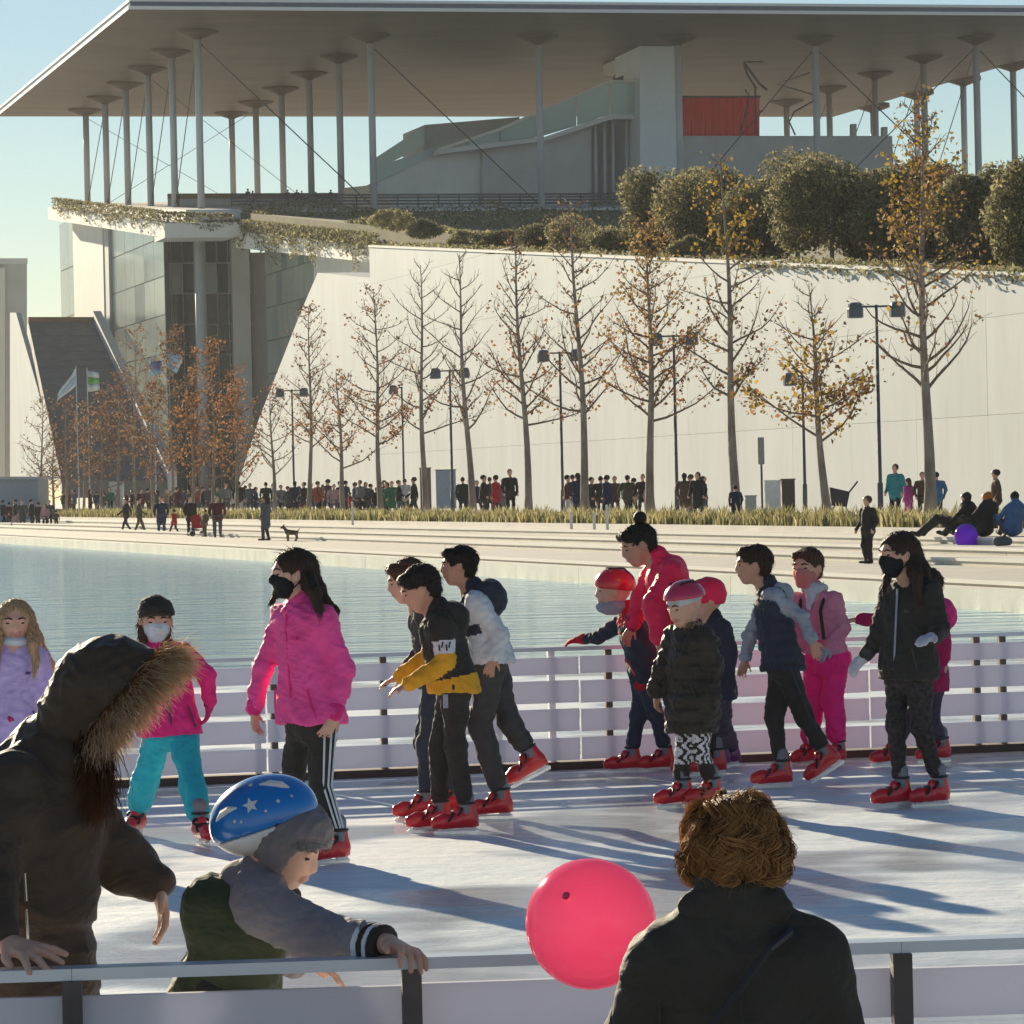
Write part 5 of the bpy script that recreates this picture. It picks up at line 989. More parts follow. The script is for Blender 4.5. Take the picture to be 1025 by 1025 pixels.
# 9 child in long black coat
def zebra(cn, fm, c):
    p = np.array(cn); out = fm.copy(); zc = .5 * (c['kn']['L'].z + c['an']['L'].z) + .06; up_ = p[:, 2] > zc - .03; out[up_ & (np.sin(p[:, 0] * 150 + 2.2 * np.sin(p[:, 2] * 90) + p[:, 1] * 120) > 0)] = 1; return out
c = figure('child in long black padded coat, pink helmet and patterned leggings', 23.4, .79, 225, (685, 607), 21, (690, 629), (692, 705), ((716, 668), (714, 697, -.04), (710, 708, -.04)), ((661, 667), (656, 695), (657, 710)), (702, 756), (684, 756), (703, 808, 214, 0), (673, 809, 204, 0), cloth('black_padded', (.044, .037, .030), .5), K_black, hem=735, tr=.215, fs=.78, quilt=((0, 0, 1), .085, .010), trim=K_black, seed=19, head_yaw=215, head_pitch=-14, tmats=[K_black, K_white], tpaint=zebra, leg=(.085, .07, .064), sleeve=(.075, .068, .058), amp=.008, vox=.0093)
helmet(c, M_help, 1.04, .40, -.10); beanie(c['t'], c['q'], c['ax'], c['hh'], K_scarf, low=.16, big=.95)
# small fur edge at the collar
m_ = MB(); rr = random.Random(2)
for k in range(160):
    a = rr.uniform(0, 6.28); p0 = c['nk'] + c['rt'] * math.cos(a) * .075 + c['f'] * math.sin(a) * .075 + Vector((0, 0, rr.uniform(-.02, .03))); m_.tube([p0, p0 + Vector((math.cos(a) * .03 + rr.uniform(-.02, .02), math.sin(a) * .03, rr.uniform(-.03, .03)))], [.006, .001], 3, False)
m_.build('fur_collar', hairmat('fur_tan', (.22, .14, .08), (.4, .28, .16)), c['t'], base=(0, 0, 0))
# 10 dark child behind
c = figure('child in dark jacket and purple boots, half hidden behind the black coat', 25.5, .80, 200, (707, 601), 19, (714, 620), (719, 690), ((731, 652), (730, 684), (728, 698)), ((706, 652), (704, 682), (703, 694)), (723, 728), (716, 728), (722, 768, 200, 0), (712, 770, 205, 0), K_navy, K_plum, hem=700, tr=.19, seed=20, purple=True, leg=(.09, .075, .068))
beanie(c['t'], c['q'], c['ax'], c['hh'], K_neon, low=-.2, big=1.06)
# 11 boy in navy vest
c = figure('boy in navy padded vest over grey sleeves striding to the left', 24.8, .89, 183, (754, 566), 20, (769, 589), (784, 668), ((803, 618), (813, 641, -.03), (817, 654, -.04)), ((751, 634), (746, 660), (742, 674)), (806, 720), (775, 720), (827, 776, 187, 32), (771, 789, 185, 0), K_navy, K_black, jmats=[K_navy, K_grey], hem=671, tr=.19, fs=.76, quilt=((0, 0, 1), .07, .008), seed=21, skin=M_skin2, vox=.0093, sleeve=(.062, .052, .044), leg=(.095, .07, .058))
hair_short(c['t'], c['q'], c['ax'], c['hh'], HD, 8); hood_down(c, K_grey, .8)
MB().tube([c['hj']['L'] + Vector((.03, -.098, 0)), c['kn']['L'] + Vector((.02, -.066, .02)), c['an']['L'] + Vector((0, -.056, .06))], .006, 5).build('side_piping', K_jean, c['t'], base=(0, 0, 0))
# 12 girl in hot pink bib trousers
def bib(cn, fm, c):
    return fm
c = figure('girl in rose fleece and hot pink bib trousers with pale scarf and pink mask', 26.5, .85, 242, (808, 569), 20, (815, 593), (828, 660), ((843, 628), (830, 646, -.03), (819, 660, -.05)), ((797, 630), (797, 650), (800, 662)), (833, 702), (815, 700), (833, 768, 230, 0), (804, 767, 225, 0), K_rose, K_hot, hem=655, tr=.175, seed=22, leg=(.10, .085, .078), glove=K_grey, head_yaw=235)
hair_short(c['t'], c['q'], c['ax'], c['hh'], HM, 8); mask(c, M_maskp, .98)
s_ = SDF(.03); s_.ell(c['nk'] + Vector((0, 0, .03)), (.095, .09, .05)); s_.rc(c['nk'] + c['f'] * .07, c['nk'] + c['f'] * .09 - Vector((0, 0, .1)), .035, .02); solid('scarf', s_, .009, K_scarf, c['t'], amp=.005, freq=50)
s_ = SDF(.03); s_.rc(c['hp'], c['hp'] + c['sp'] * .17, .165 * .85, .14 * .85, 0, flat=c['f'], fs=.80); solid('bib', s_, .0095, K_hot, c['t'], amp=.004)
for e in (-1, 1): MB().tube([c['hp'] + c['sp'] * .14 + c['rt'] * e * .06 + c['f'] * .125, c['nk'] - c['sp'] * .12 + c['rt'] * e * .075 + c['f'] * .125, c['nk'] - c['sp'] * .02 + c['rt'] * e * .085 + c['f'] * .03], .012, 5).build('bib_strap', K_black, c['t'], base=(0, 0, 0))
# 13 long-haired girl in black jacket
c = figure('long-haired girl in black jacket, black mask and white gloves skating at right', 23.1, .95, 225, (899, 556), 23, (912, 583), (909, 674), ((941, 630, -.05), (935, 637, -.17), (922, 640, -.26)), ((880, 636), (866, 657), (855, 668)), (922, 730), (897, 727), (929, 808, 205, 0), (891, 809, 205, 0), K_black, cloth('speckled', (.02, .018, .018), .9, scale=40, rgb2=(.065, .055, .055)), hem=680, tr=.195, fs=.72, trim=K_char, seed=23, head_yaw=208, leg=(.086, .064, .052), glove=K_gw, vox=.0093)
hair_long(c['t'], c['q'], c['ax'], c['hh'], HD, [([c['q'](0, -.7, .1), c['J'](922, 570, 23.1), c['J'](928, 590, 23.1), c['J'](930, 606, 23.12)], .06, .03), ([c['q'](-.3, -.5, 0), c['J'](917, 576, 22.95), c['J'](920, 600, 22.92)], .05, .025), ([c['q'](.5, .1, -.1), c['J'](888, 580, 23.05), c['J'](884, 590, 23.0)], .03, .014)], 9); mask(c, M_maskk, 1.06); zipper(c, K_grey)
# 14 child in berry jacket behind her
c = figure('child in berry-red jacket with outstretched arm, mostly hidden behind the black jacket', 26.4, .80, 200, (926, 588), 19, (930, 609), (931, 682), ((944, 640), (945, 662), (943, 674)), ((884, 619, -.05), (858, 620, -.1), (846, 622, -.1)), (933, 720), (914, 718), (933, 764, 200, 0), (887, 767, 205, 0), K_berry, K_plum, hem=692, tr=.20, seed=24)
hair_short(c['t'], c['q'], c['ax'], c['hh'], HD, 3); hood_down(c, K_mag, 1.1)
# ================================================================== people at the near fence
M_fur = fur_material('fur_trim', (.34, .15, .055), (.95, .74, .48)); M_hairbr = fur_material('hair_strands_brown', (.07, .026, .012), (.20, .085, .035)); M_curl = fur_material('hair_strands_ginger', (.13, .055, .022), (.70, .38, .15))  # pale fur and ginger tips also paint in the sunlit rims
K_parka = cloth('parka_brown', (.070, .048, .034), .62); K_bjean = cloth('blue_black_jean', (.02, .024, .04))
def legs_and_skates(t, base, hp, s, yaw, rt, m, feet):
    p = SDF(.03); b = SDF(.03); p.rc(hp - rt * .05, hp + rt * .05, .14 * s, None, flat=vdir(yaw), fs=.8)
    for e, (fx, fy, kz) in zip((-1, 1), feet):
        o = Vector((fx, fy, 0)); add_skate(t, Matrix.Translation(o) @ Matrix.Rotation(R(yaw), 4, 'Z'), .95 * s); a = o + Vector((0, 0, .2)); k = (hp + rt * e * .1 + a) / 2 + vdir(yaw) * .06; p.chain([hp + rt * e * .09, k, a], [.10 * s, .075 * s, .065 * s]); b.chain([hp, k, a - Vector((0, 0, .04))], [.06 * s, .05 * s, .035 * s])
    solid('trousers', p, .011, m, t, amp=.006, freq=30); return b
# ------------------------------------------------------------------ woman in a fur-hooded parka leaning over the fence
Yw = 9.62; base = Vector((P(14, 900, Yw).x, Yw, 0)); t = empty('person', base); tag(t, 'person in dark brown parka with fur-trimmed hood leaning on the near fence', 'person'); J = lambda px, py, dy=0: P(px, py, Yw + dy) - base
hp = J(8, 1000); f = vdir(0); rt = Vector((0, -1, 0)); nd_ = Vector((.745, -.12, -.655)).normalized(); hu_ = Vector((.655, 0, .745))
b = legs_and_skates(t, base, hp, 1.0, 0, rt, K_black, ((-.06, -.12, 0), (-.04, .13, 0)))
hd_c = J(106, 694); q, ax = head(b, hd_c, nd_, hu_, .112); b.chain([hp, J(38, 810), J(66, 752), hd_c], [.10, .10, .055, .05], 0, .04)
wR, wL = J(157, 884, .14), P(6, 944, 9.22) - base
b.chain([J(52, 785), J(80, 812, .14), J(125, 862, .16), wR], [.06, .05, .04, .027], 0, .03); b.chain([J(40, 790), J(4, 800, -.18), P(-14, 880, 9.36) - base, wL], [.06, .05, .04, .027], 0, .03)
hand(b, wR, J(166, 926, .12) - wR, (-.9, -.25, .0), 1.0, 0, .45, .22, -1); hand(b, wL, (P(50, 958, 9.13) - base) - wL, (0.05, .25, -1), 1.08, 0, .22, .60, -1)
solid('body', b, .0052, [M_skin, M_lip], t)
face_parts(t, q, ax, .112, HD)
j = SDF(.05); j.rc(J(24, 822), hp, .178, .20, 0, .08, flat=(0, 1, 0), fs=.98); j.rc(J(54, 782), J(10, 870), .12, .18, 0, .08); low = hp.copy(); low.z = .52; j.rc(hp, low, .205, .20, 0, .06); j.cut(Vector((0, 0, .56)), (0, 0, -1))
j.chain([J(72, 806, .12), J(124, 862, .16), J(152, 880, .145)], [.078, .062, .05], 0, .05); j.chain([J(10, 790, -.16), P(-14, 880, 9.36) - base, P(0, 934, 9.24) - base], [.09, .072, .052], 0, .05); j.rc(J(60, 755), J(75, 735), .11, .10, 0, .05)
v, Q, vm = j.mesh(.0075); v = relax(v, Q, 1); v = folds(v, Q, .0055, 20, 3, (0, .2, 1)); z_ = v[:, 2]; nv = vnormals(v, Q); v = v - nv * (.006 * np.exp(-((np.sin(z_ * 38) - 1) / .10) ** 2) * (z_ < .95))[:, None]
link('parka', fast_mesh('parka', v, Q), K_parka, t)
# hood: a hollow shell cut by the plane of its opening
o_c = J(120, 701); h = SDF(.02); h.ell(J(113, 699), (.142, .130, .145)); h.rc(J(102, 694), J(70, 740), .118, .10, 0, .06); h.cut(o_c + nd_ * .012, nd_); h.ell(J(118, 702) + nd_ * .03, (.12, .108, .125), k=.015, sub=True)
solid('hood', h, .0068, K_parka, t, amp=.006, freq=26, seed=4)
ea = Vector((0, 1, 0)); eb = nd_.cross(ea).normalized(); rg = np.random.RandomState(6); n = 6000; an_ = rg.uniform(0, 2 * np.pi, n); w_ = rg.uniform(-.35, 1, n)[:, None]
rad_ = np.cos(an_)[:, None] * np.array(ea) * .118 + np.sin(an_)[:, None] * np.array(eb) * .150; ro = np.array(o_c) + rad_ * (1 + .06 * w_) + np.array(nd_) * rg.uniform(-.012, .035, n)[:, None]
dr = rad_ / np.linalg.norm(rad_, axis=1)[:, None] * (.25 + .9 * rg.rand(n)[:, None]) + np.array(nd_) * rg.uniform(.35, 1.3, n)[:, None] + rg.normal(0, .28, (n, 3))
strands('fur_trim', ro, dr, rg.uniform(.035, .098, n), .0016, (0, 0, -.45), M_fur, t, 3, 4, 3, .004)
n = 900; t_ = rg.rand(n); x0 = rg.uniform(-.03, .05, n); ro = np.array([list(J(95 + 6 * a, 748 + 10 * a2, -.09 + d_)) for a, a2, d_ in zip(rg.normal(0, 1.2, n), rg.normal(0, 1, n), rg.uniform(-.03, .03, n))]); dr = np.array([0.02, -.05, -1]) + rg.normal(0, .16, (n, 3)); strands('hair', ro, dr, rg.uniform(.10, .20, n), .0018, (0, 0, -.2), M_hairbr, t, 5, 5, 3, .010)
for k in range(3): MB().tube([J(22 + 2 * k, 830 + k * 40, -.195), J(24 + 2 * k, 862 + k * 40, -.2)], .0035, 5).build('zip', M_blade, t, base=(0, 0, 0))
# ------------------------------------------------------------------ child in star helmet leaning on the near fence
Yc = 9.52; base = Vector((P(240, 900, Yc).x, Yc, 0)); t = empty('person', base); tag(t, 'child in blue star helmet and green and grey jacket holding the near fence', 'person'); J = lambda px, py, dy=0: P(px, py, Yc + dy) - base
hp = J(222, 1010); b = legs_and_skates(t, base, hp, .72, 0, Vector((0, -1, 0)), K_black, ((-.10, -.08, 0), (-.02, .12, 0)))
K_green = cloth('army_green', (.06, .07, .036)); K_mauve = cloth('grey_mauve', (.25, .225, .245)); hf = vdir(-12, -22); hu = vdir(-12, 68); hcn = J(282, 848); hh = .106
q, ax = head(b, hcn, hf, hu, hh); nk = J(262, 900); b.chain([hp, nk, q(0, -.1, -.4)], [.08, .06, .048], 0, .03); wL, wR = P(389, 945, 9.22) - base, J(300, 962, .16)
b.chain([nk, J(264, 908, -.10), J(320, 936, -.16), wL], [.05, .042, .034, .024], 0, .03); b.chain([nk, J(262, 915, .12), J(285, 950, .15), wR], [.05, .04, .034, .024], 0, .03)
hand(b, wL, (P(424, 955, 9.12) - base) - wL, (-.10, -.30, -1), .92, 0, .75, .45, -1); hand(b, wR, J(330, 972, .15) - wR, (0, -.2, -1), .84, 0, .4, .1, 1)
solid('body', b, .0052, [M_skin, M_lip], t); face_parts(t, q, ax, hh, HM)
j = SDF(.04); j.rc(J(248, 924), hp, .113, .125, 0, .05, flat=(0, 1, 0), fs=1.05); low = hp.copy(); low.z = .5; j.rc(hp, low, .125, .12, 0, .05); j.cut(Vector((0, 0, .54)), (0, 0, -1)); j.ell(J(205, 918), (.055, .10, .085), None, 0, .04); j.ell(J(222, 900), (.075, .10, .05), None, 0, .04)
solid('jacket', j, .0066, K_green, t, amp=.0042, freq=26, seed=8)
j = SDF(.04); j.rc(J(258, 902, -.07), J(258, 902, .09), .070, None, 0, .05); j.rc(J(252, 888), J(264, 880), .078, .07, 0, .04)
sa, sb = J(318, 938, -.155), P(386, 948, 9.235) - base; j.chain([J(264, 908, -.10), sa, sa.lerp(sb, .78)], [.074, .062, .050], 0, .03); j.chain([J(262, 915, .11), J(285, 950, .15), J(296, 960, .158)], [.068, .056, .045], 0, .04)
solid('sleeves', j, .0062, K_mauve, t, amp=.0042, freq=28, seed=9, axis=(1, .3, .2))
for t0, t1, m_ in ((.70, .77, K_white), (.775, .845, K_black), (.85, .90, K_white), (.905, .99, K_black)):
    s_ = SDF(.004); s_.rc(sa.lerp(sb, t0), sa.lerp(sb, t1), .060 - .008 * t0, .060 - .008 * t1); d_ = (sb - sa).normalized(); s_.cut(sa.lerp(sb, t1 + .01), d_); s_.cut(sa.lerp(sb, t0 - .01), -d_); solid('cuff_band', s_, .0055, m_, t)
s_ = SDF(.02); s_.ell(q(0, .2, -.95), (.62 * hh, .62 * hh, .34 * hh), ax); solid('neck_warmer', s_, .0065, K_black, t, amp=.004, freq=50)
# fur-lined grey hat
s_ = SDF(.03); s_.ell(q(0, -.02, .30), (.86 * hh, 1.04 * hh, .90 * hh), ax); s_.rc(q(-.62, .05, .1), q(-.52, .05, -.55), .30 * hh, .22 * hh); s_.rc(q(.62, .05, .1), q(.52, .05, -.55), .30 * hh, .22 * hh); s_.ell(q(0, .55, .55), (.66 * hh, .48 * hh, .45 * hh), ax); s_.ell(q(0, 1.02, -.22), (.74 * hh, .92 * hh, .66 * hh), ax, k=.02, sub=True); solid('hat', s_, .006, cloth('hat_grey', (.20, .18, .19)), t, amp=.004, freq=60)
n = 1500; rg = np.random.RandomState(9); a = rg.uniform(-1.25, 1.25, n); ro = np.array([list(q(math.sin(x) * .80, math.cos(x) * .70 + .24, .50 - .22 * abs(math.sin(x)) ** 2 + rg.uniform(-.10, .08))) for x in a]); dr = np.array([list(ax[0] * math.sin(x) + ax[1] * math.cos(x)) for x in a]) + rg.normal(0, .5, (n, 3)); strands('fur_lining', ro, dr, rg.uniform(.006, .015, n), .0011, (0, 0, -.2), fur_material('fur_grey', (.45, .43, .43), (.85, .84, .82)), t, 4, 3)
# helmet with stars and white flashes
M_hblue = mat('helmet_blue', (.01, .20, .62), .22, .06, coat=.6); M_hwhite = mat('helmet_white', (.72, .72, .72), .4, .04, coat=.3)
hx = Vector((P(318, 792, Yc) - P(213, 828, Yc))).normalized(); hz = Vector((-hx.z, 0, hx.x)); hy = Vector((0, 1, 0)); hc = J(264, 818)
HP = lambda a, b_, c_: hc + hx * a + hy * b_ + hz * c_
s_ = SDF(.012); s_.ell(HP(0, 0, 0), (.134, .104, .100), (hx, hy, hz)); s_.cut(HP(0, 0, -.022), -hz); hel = solid('helmet', s_, .0058, M_hblue, t)
s_ = SDF(.02); s_.ell(HP(-.004, 0, -.004), (.128, .100, .082), (hx, hy, hz)); s_.cut(HP(0, 0, -.0225), hz); s_.cut(HP(0, 0, -.075), -hz + hx * .55); solid('helmet_rim', s_, .0058, M_hwhite, hel)
def on_shell(a, c_, k=1.0): y = max(1e-6, 1 - (a / .134) ** 2 - (c_ / .100) ** 2); return HP(a * k, -.104 * math.sqrt(y) * k, c_ * k)
def star(a, c_, r, name='star'):
    ctr = on_shell(a, c_); nn = (ctr - hc); nn = Vector((nn.dot(hx) / .134 ** 2 * hx + nn.dot(hy) / .104 ** 2 * hy + nn.dot(hz) / .1 ** 2 * hz)).normalized(); ux = (hx - nn * hx.dot(nn)).normalized(); uz = nn.cross(ux)
    pts = [ctr + nn * .002 + (ux * math.cos(i * math.pi / 5 + 1.57) + uz * math.sin(i * math.pi / 5 + 1.57)) * (r if i % 2 == 0 else r * .45) for i in range(10)]
    MB().prism(pts, nn * -.004).build(name, M_hwhite, hel, base=(0, 0, 0))
for a, c_, r in ((-.012, .042, .020), (.052, .030, .006), (.018, .018, .005), (-.06, .018, .005), (-.085, .05, .005), (.0, .085, .006), (-.045, .012, .004), (.085, .03, .004)): star(a, c_, r)
for pts in ([(.02, .080), (.045, .074), (.07, .062), (.085, .050)], [(-.105, .030), (-.085, .042), (-.065, .048), (-.045, .046)]):
    MB().tube([on_shell(a, c_, 1.004) for a, c_ in pts], [.002, .009, .009, .002], 6).build('flash', M_hwhite, hel, base=(0, 0, 0))
MB().tube([on_shell(.03, -.018, .985), q(-1.10, .10, .30), q(-1.08, .12, -.1), q(-.95, .20, -.5), q(-.55, .42, -.95), q(-.1, .5, -1.1)], .0058, 6).build('chin_strap', M_sblk, t, base=(0, 0, 0))
# ------------------------------------------------------------------ seated woman seen from behind, and her bench
Ys = 7.60; base = Vector((P(734, 900, Ys).x, Ys, 0)); t = empty('person', base); tag(t, 'seated person with curly ginger hair and black coat seen from behind', 'person'); J = lambda px, py, dy=0: P(px, py, Ys + dy) - base
K_coat = cloth('black_coat', (.050, .044, .036), .75); hcn = J(734, 856, .02); hh = .115; hp = Vector((.02, 0, .56)); nk = J(735, 915); up = Vector((0, 0, 1))
b = SDF(.03); q, ax = head(b, hcn, vdir(96, -8), vdir(96, 82), hh); b.chain([hp, nk, q(0, -.1, -.4)], [.11, .08, .05])
for e in (-1, 1):
    kn_ = Vector((e * .12, .42, .50)); ft = Vector((e * .13, .46, .06)); b.chain([hp, kn_, ft], [.08, .06, .04]); b.chain([nk, nk + Vector((e * .13, 0, -.10)), Vector((e * .18, .03, .82)), Vector((e * .12, .30, .68))], [.06, .05, .04, .028]); hand(b, Vector((e * .12, .30, .68)), (-e * .6, .6, -.2), (0, 0, -1), 1.0, 0, .5, .1, e)
solid('body', b, .0085, [M_skin, M_lip], t); face_parts(t, q, ax, hh, HM)
j = SDF(.05); j.rc(nk - up * .16, hp - up * .02, .175, .195, 0, .06, flat=(0, 1, 0), fs=.70); j.rc(nk + Vector((-.11, 0, -.085)), nk + Vector((.11, 0, -.085)), .080, None, 0, .06); j.rc(nk - up * .05, nk + up * .0, .098, .09, 0, .05)
for e in (-1, 1): j.chain([nk + Vector((e * .140, 0, -.105)), Vector((e * .185, .03, .82)), Vector((e * .13, .28, .69))], [.078, .070, .055], 0, .04)
j.rc(hp, hp - up * .08, .22, .22, 0, .05, flat=(0, 1, 0), fs=.8)
solid('coat', j, .008, K_coat, t, amp=.007, freq=22, seed=6)
s_ = SDF(.02); s_.rc(nk - up * .03, J(735, 884, .0), .098, .086, 0, .02, flat=(0, 1, 0), fs=.92); s_.ell(J(735, 868), (.078, .075, .06), k=.01, sub=True); s_.rc(nk + Vector((-.085, -.05, .02)), nk + Vector((.085, -.05, .02)), .03, None, 0, .03); solid('collar', s_, .0065, K_coat, t, amp=.004, freq=40)
s_ = SDF(.03); s_.rc(Vector((-.12, .42, .5)), hp, .10, .12); s_.rc(Vector((.12, .42, .5)), hp, .10, .12)
for e in (-1, 1): s_.rc(Vector((e * .12, .42, .5)), Vector((e * .13, .46, .12)), .085, .07)
solid('trousers', s_, .012, K_char, t, amp=.006)
for e in (-1, 1): s_ = SDF(.02); s_.rc((e * .13, .44, .06), (e * .14, .60, .045), .052, .042); s_.rc((e * .13, .45, .06), (e * .13, .46, .18), .05, .055); s_.cut(Vector((0, 0, .002)), (0, 0, -1)); solid('boot', s_, .009, M_sblk, t)
MB().tube([nk + Vector((0, -.132, -.10)), nk + Vector((.004, -.137, -.22)), nk + Vector((.0, -.142, -.36))], .0035, 5).build('back_seam', K_coat, t, base=(0, 0, 0))
for e in (-1, 1): MB().tube([nk + Vector((e * .10, -.075, -.035)), nk + Vector((e * .145, -.075, -.11)), nk + Vector((e * .15, -.085, -.22))], .0035, 5).build('sleeve_seam', K_coat, t, base=(0, 0, 0))
pts = [nk + Vector((.105, .02, -.012)), nk + Vector((.10, -.075, -.03)), J(770, 950, -.17), J(740, 992, -.175), J(708, 1030, -.175), Vector((-.16, -.16, .56))]; MB().tube(pts, .008, 6).build('bag_strap', M_sblk, t, base=(0, 0, 0))
MB().box((-.2, .1, .56), (.12, .22, .18)).build('shoulder_bag', M_sblk, t, base=(0, 0, 0))
# curly hair: scalp cap plus curled strands
s_ = SDF(.02); s_.ell(q(0, -.10, .16), (.735 * hh, .89 * hh, .86 * hh), ax); s_.ell(q(0, .95, -.1), (.6 * hh, .6 * hh, .7 * hh), ax, k=.02, sub=True); cap_ = solid('hair', s_, .008, hairmat('ginger_cap', (.16, .07, .025)), t)
rg = np.random.RandomState(12); Pk = []; ctr = q(0, -.10, .08); RX, RY, RZ = .74 * hh, .80 * hh, .80 * hh
for k in range(330):                                          # locks: each a bundle of strands running down from the crown in a wave
    th0 = math.acos(rg.uniform(-.25, 1.0)); ph0 = rg.uniform(0, 2 * math.pi); wv = rg.uniform(.08, .26); fq = rg.uniform(4, 8); pha = rg.rand() * 6.28; ln = rg.uniform(.35, .75); lift = rg.uniform(.04, .30)
    if math.cos(ph0) > .55 and th0 > .5: continue             # leave the face free
    for _ in range(20): Pk.append((th0 + rg.normal(0, .045), ph0 + rg.normal(0, .055) / max(.3, math.sin(th0 + .2)), wv, fq, pha + rg.normal(0, .2), ln * rg.uniform(.8, 1.1), lift + rg.normal(0, .025), rg.rand()))
Pk = np.array(Pk); nS = len(Pk); seg = 6; rows = []
for i in range(seg + 1):
    u_ = i / seg; th = np.minimum(Pk[:, 0] + Pk[:, 5] * u_, 2.25); ph = Pk[:, 1] + Pk[:, 2] * np.sin(Pk[:, 3] * u_ + Pk[:, 4]); rr_ = 1.0 + Pk[:, 6] * np.sin(u_ * 3.0) + .07 * np.sin(Pk[:, 3] * u_ * 1.2 + Pk[:, 4] * 2) + .22 * u_ ** 2 * (Pk[:, 7] - .25)
    x_, y_, z_ = np.sin(th) * np.sin(ph) * RX * rr_, np.sin(th) * np.cos(ph) * RY * rr_, np.cos(th) * RZ * rr_; A_ = np.array([list(a_) for a_ in ax]); rows.append(np.array(ctr) + np.stack([x_, y_, z_], 1) @ A_)
rows = np.stack(rows, 1); tg = np.gradient(rows, axis=1); tg /= np.linalg.norm(tg, axis=2)[:, :, None] + 1e-9; nrm_ = rows - np.array(ctr); sx = np.cross(tg, nrm_); sx /= np.linalg.norm(sx, axis=2)[:, :, None] + 1e-9; sy = np.cross(tg, sx)
rad = (.0012 * (1 - .75 * np.linspace(0, 1, seg + 1) ** 2))[None, :, None]; vv = np.stack([rows + (sx * math.cos(a_) + sy * math.sin(a_)) * rad for a_ in (0, 2.09, 4.19)], 2).reshape(-1, 3)
qd = np.array([[i * 3 + j_, i * 3 + (j_ + 1) % 3, (i + 1) * 3 + (j_ + 1) % 3, (i + 1) * 3 + j_] for i in range(seg) for j_ in range(3)]); me = fast_mesh('locks', vv, (np.arange(nS)[:, None, None] * (seg + 1) * 3 + qd[None]).reshape(-1, 4)); at = me.attributes.new('tip', 'FLOAT', 'POINT'); at.data.foreach_set('value', (np.tile(np.repeat(np.linspace(0, 1, seg + 1), 3), nS) * .6 + .5 * np.repeat(Pk[:, 7], (seg + 1) * 3)).astype(np.float32)); link('locks', me, M_curl, cap_); fuzz(cap_, M_curl, 1500, .05, 4, (0, 0, -.4), .0007)
bn_ = empty('bench', Vector((base.x + .1, Ys, 0))); tag(bn_, 'plain timber bench under the seated person in the black coat', 'bench'); M_wood = mat('bench_wood', (.25, .15, .08), .7, .25, 3, .2, 20, stretch=(.3, 3, 3))
for k in range(4): MB().box(bn_.location + Vector((0, -.17 + k * .115, .445)), (1.5, .10, .035)).build('slat', M_wood, bn_)
for e in (-.62, .62): MB().box(bn_.location + Vector((e, 0, .213)), (.06, .40, .428)).build('leg', M_fpost, bn_)
# ------------------------------------------------------------------ pink balloon
def balloon_mat(name, rgb):
    m = bpy.data.materials.new(name); m.use_nodes = True; n = m.node_tree; b = n.nodes['Principled BSDF']; b.inputs['Base Color'].default_value = (*rgb, 1); b.inputs['Roughness'].default_value = .12; b.inputs['Specular IOR Level'].default_value = .6
    tr = n.nodes.new('ShaderNodeBsdfTranslucent'); tr.inputs[0].default_value = (*rgb, 1); mx = n.nodes.new('ShaderNodeMixShader'); mx.inputs[0].default_value = .50; n.links.new(b.outputs[0], mx.inputs[1]); n.links.new(tr.outputs[0], mx.inputs[2])
    tp_ = n.nodes.new('ShaderNodeBsdfTransparent'); tp_.inputs[0].default_value = (*[c ** .6 for c in rgb], 1); m2 = n.nodes.new('ShaderNodeMixShader'); m2.inputs[0].default_value = .22; n.links.new(mx.outputs[0], m2.inputs[1]); n.links.new(tp_.outputs[0], m2.inputs[2]); n.links.new(m2.outputs[0], n.nodes['Material Output'].inputs[0]); return m    # thin stretched latex: some light goes straight through
M_bal = balloon_mat('balloon_pink', (.97, .21, .38)); bc = P(591.5, 925, 8.25); br_ = 65.5 * 8.25 / F
bl = empty('balloon', Vector((bc.x, bc.y, bc.z))); tag(bl, 'large round pink balloon floating beside the seated person', 'balloon')
axk = Vector((-.36, -.80, .50)).normalized(); rotk = axk.to_track_quat('Z', 'Y').to_matrix()
prof = []
for i in range(25):
    a = math.pi * i / 24; r = br_ * math.sin(a); z = -br_ * math.cos(a); z *= 1.03 if z > 0 else 1.0; prof.append((max(r, .0012), z))
prof = prof[:-2] + [(br_ * .10, br_ * 1.03), (br_ * .055, br_ * 1.05), (br_ * .04, br_ * 1.075), (br_ * .05, br_ * 1.095), (br_ * .015, br_ * 1.10)]
m = MB().lathe(prof, 40); m.v = [tuple(rotk @ Vector(p)) for p in m.v]; m.build('skin', M_bal, bl, True, base=(0, 0, 0))
MB().lathe([(br_ * .052, br_ * 1.055), (br_ * .064, br_ * 1.068), (br_ * .052, br_ * 1.08)], 14).build('knot', mat('balloon_knot', (.72, .03, .14), .5), bl, True, base=(0, 0, 0)).matrix_local = rotk.to_4x4()
st = [P(640, 974, 8.25) - bc, P(664, 1000, 8.15) - bc, P(690, 1060, 7.95) - bc, Vector((base.x - .12 - bc.x, 7.92 - bc.y, .70 - bc.z))]; MB().tube(st, .003, 5).build('stick', M_hwhite, bl, base=(0, 0, 0))
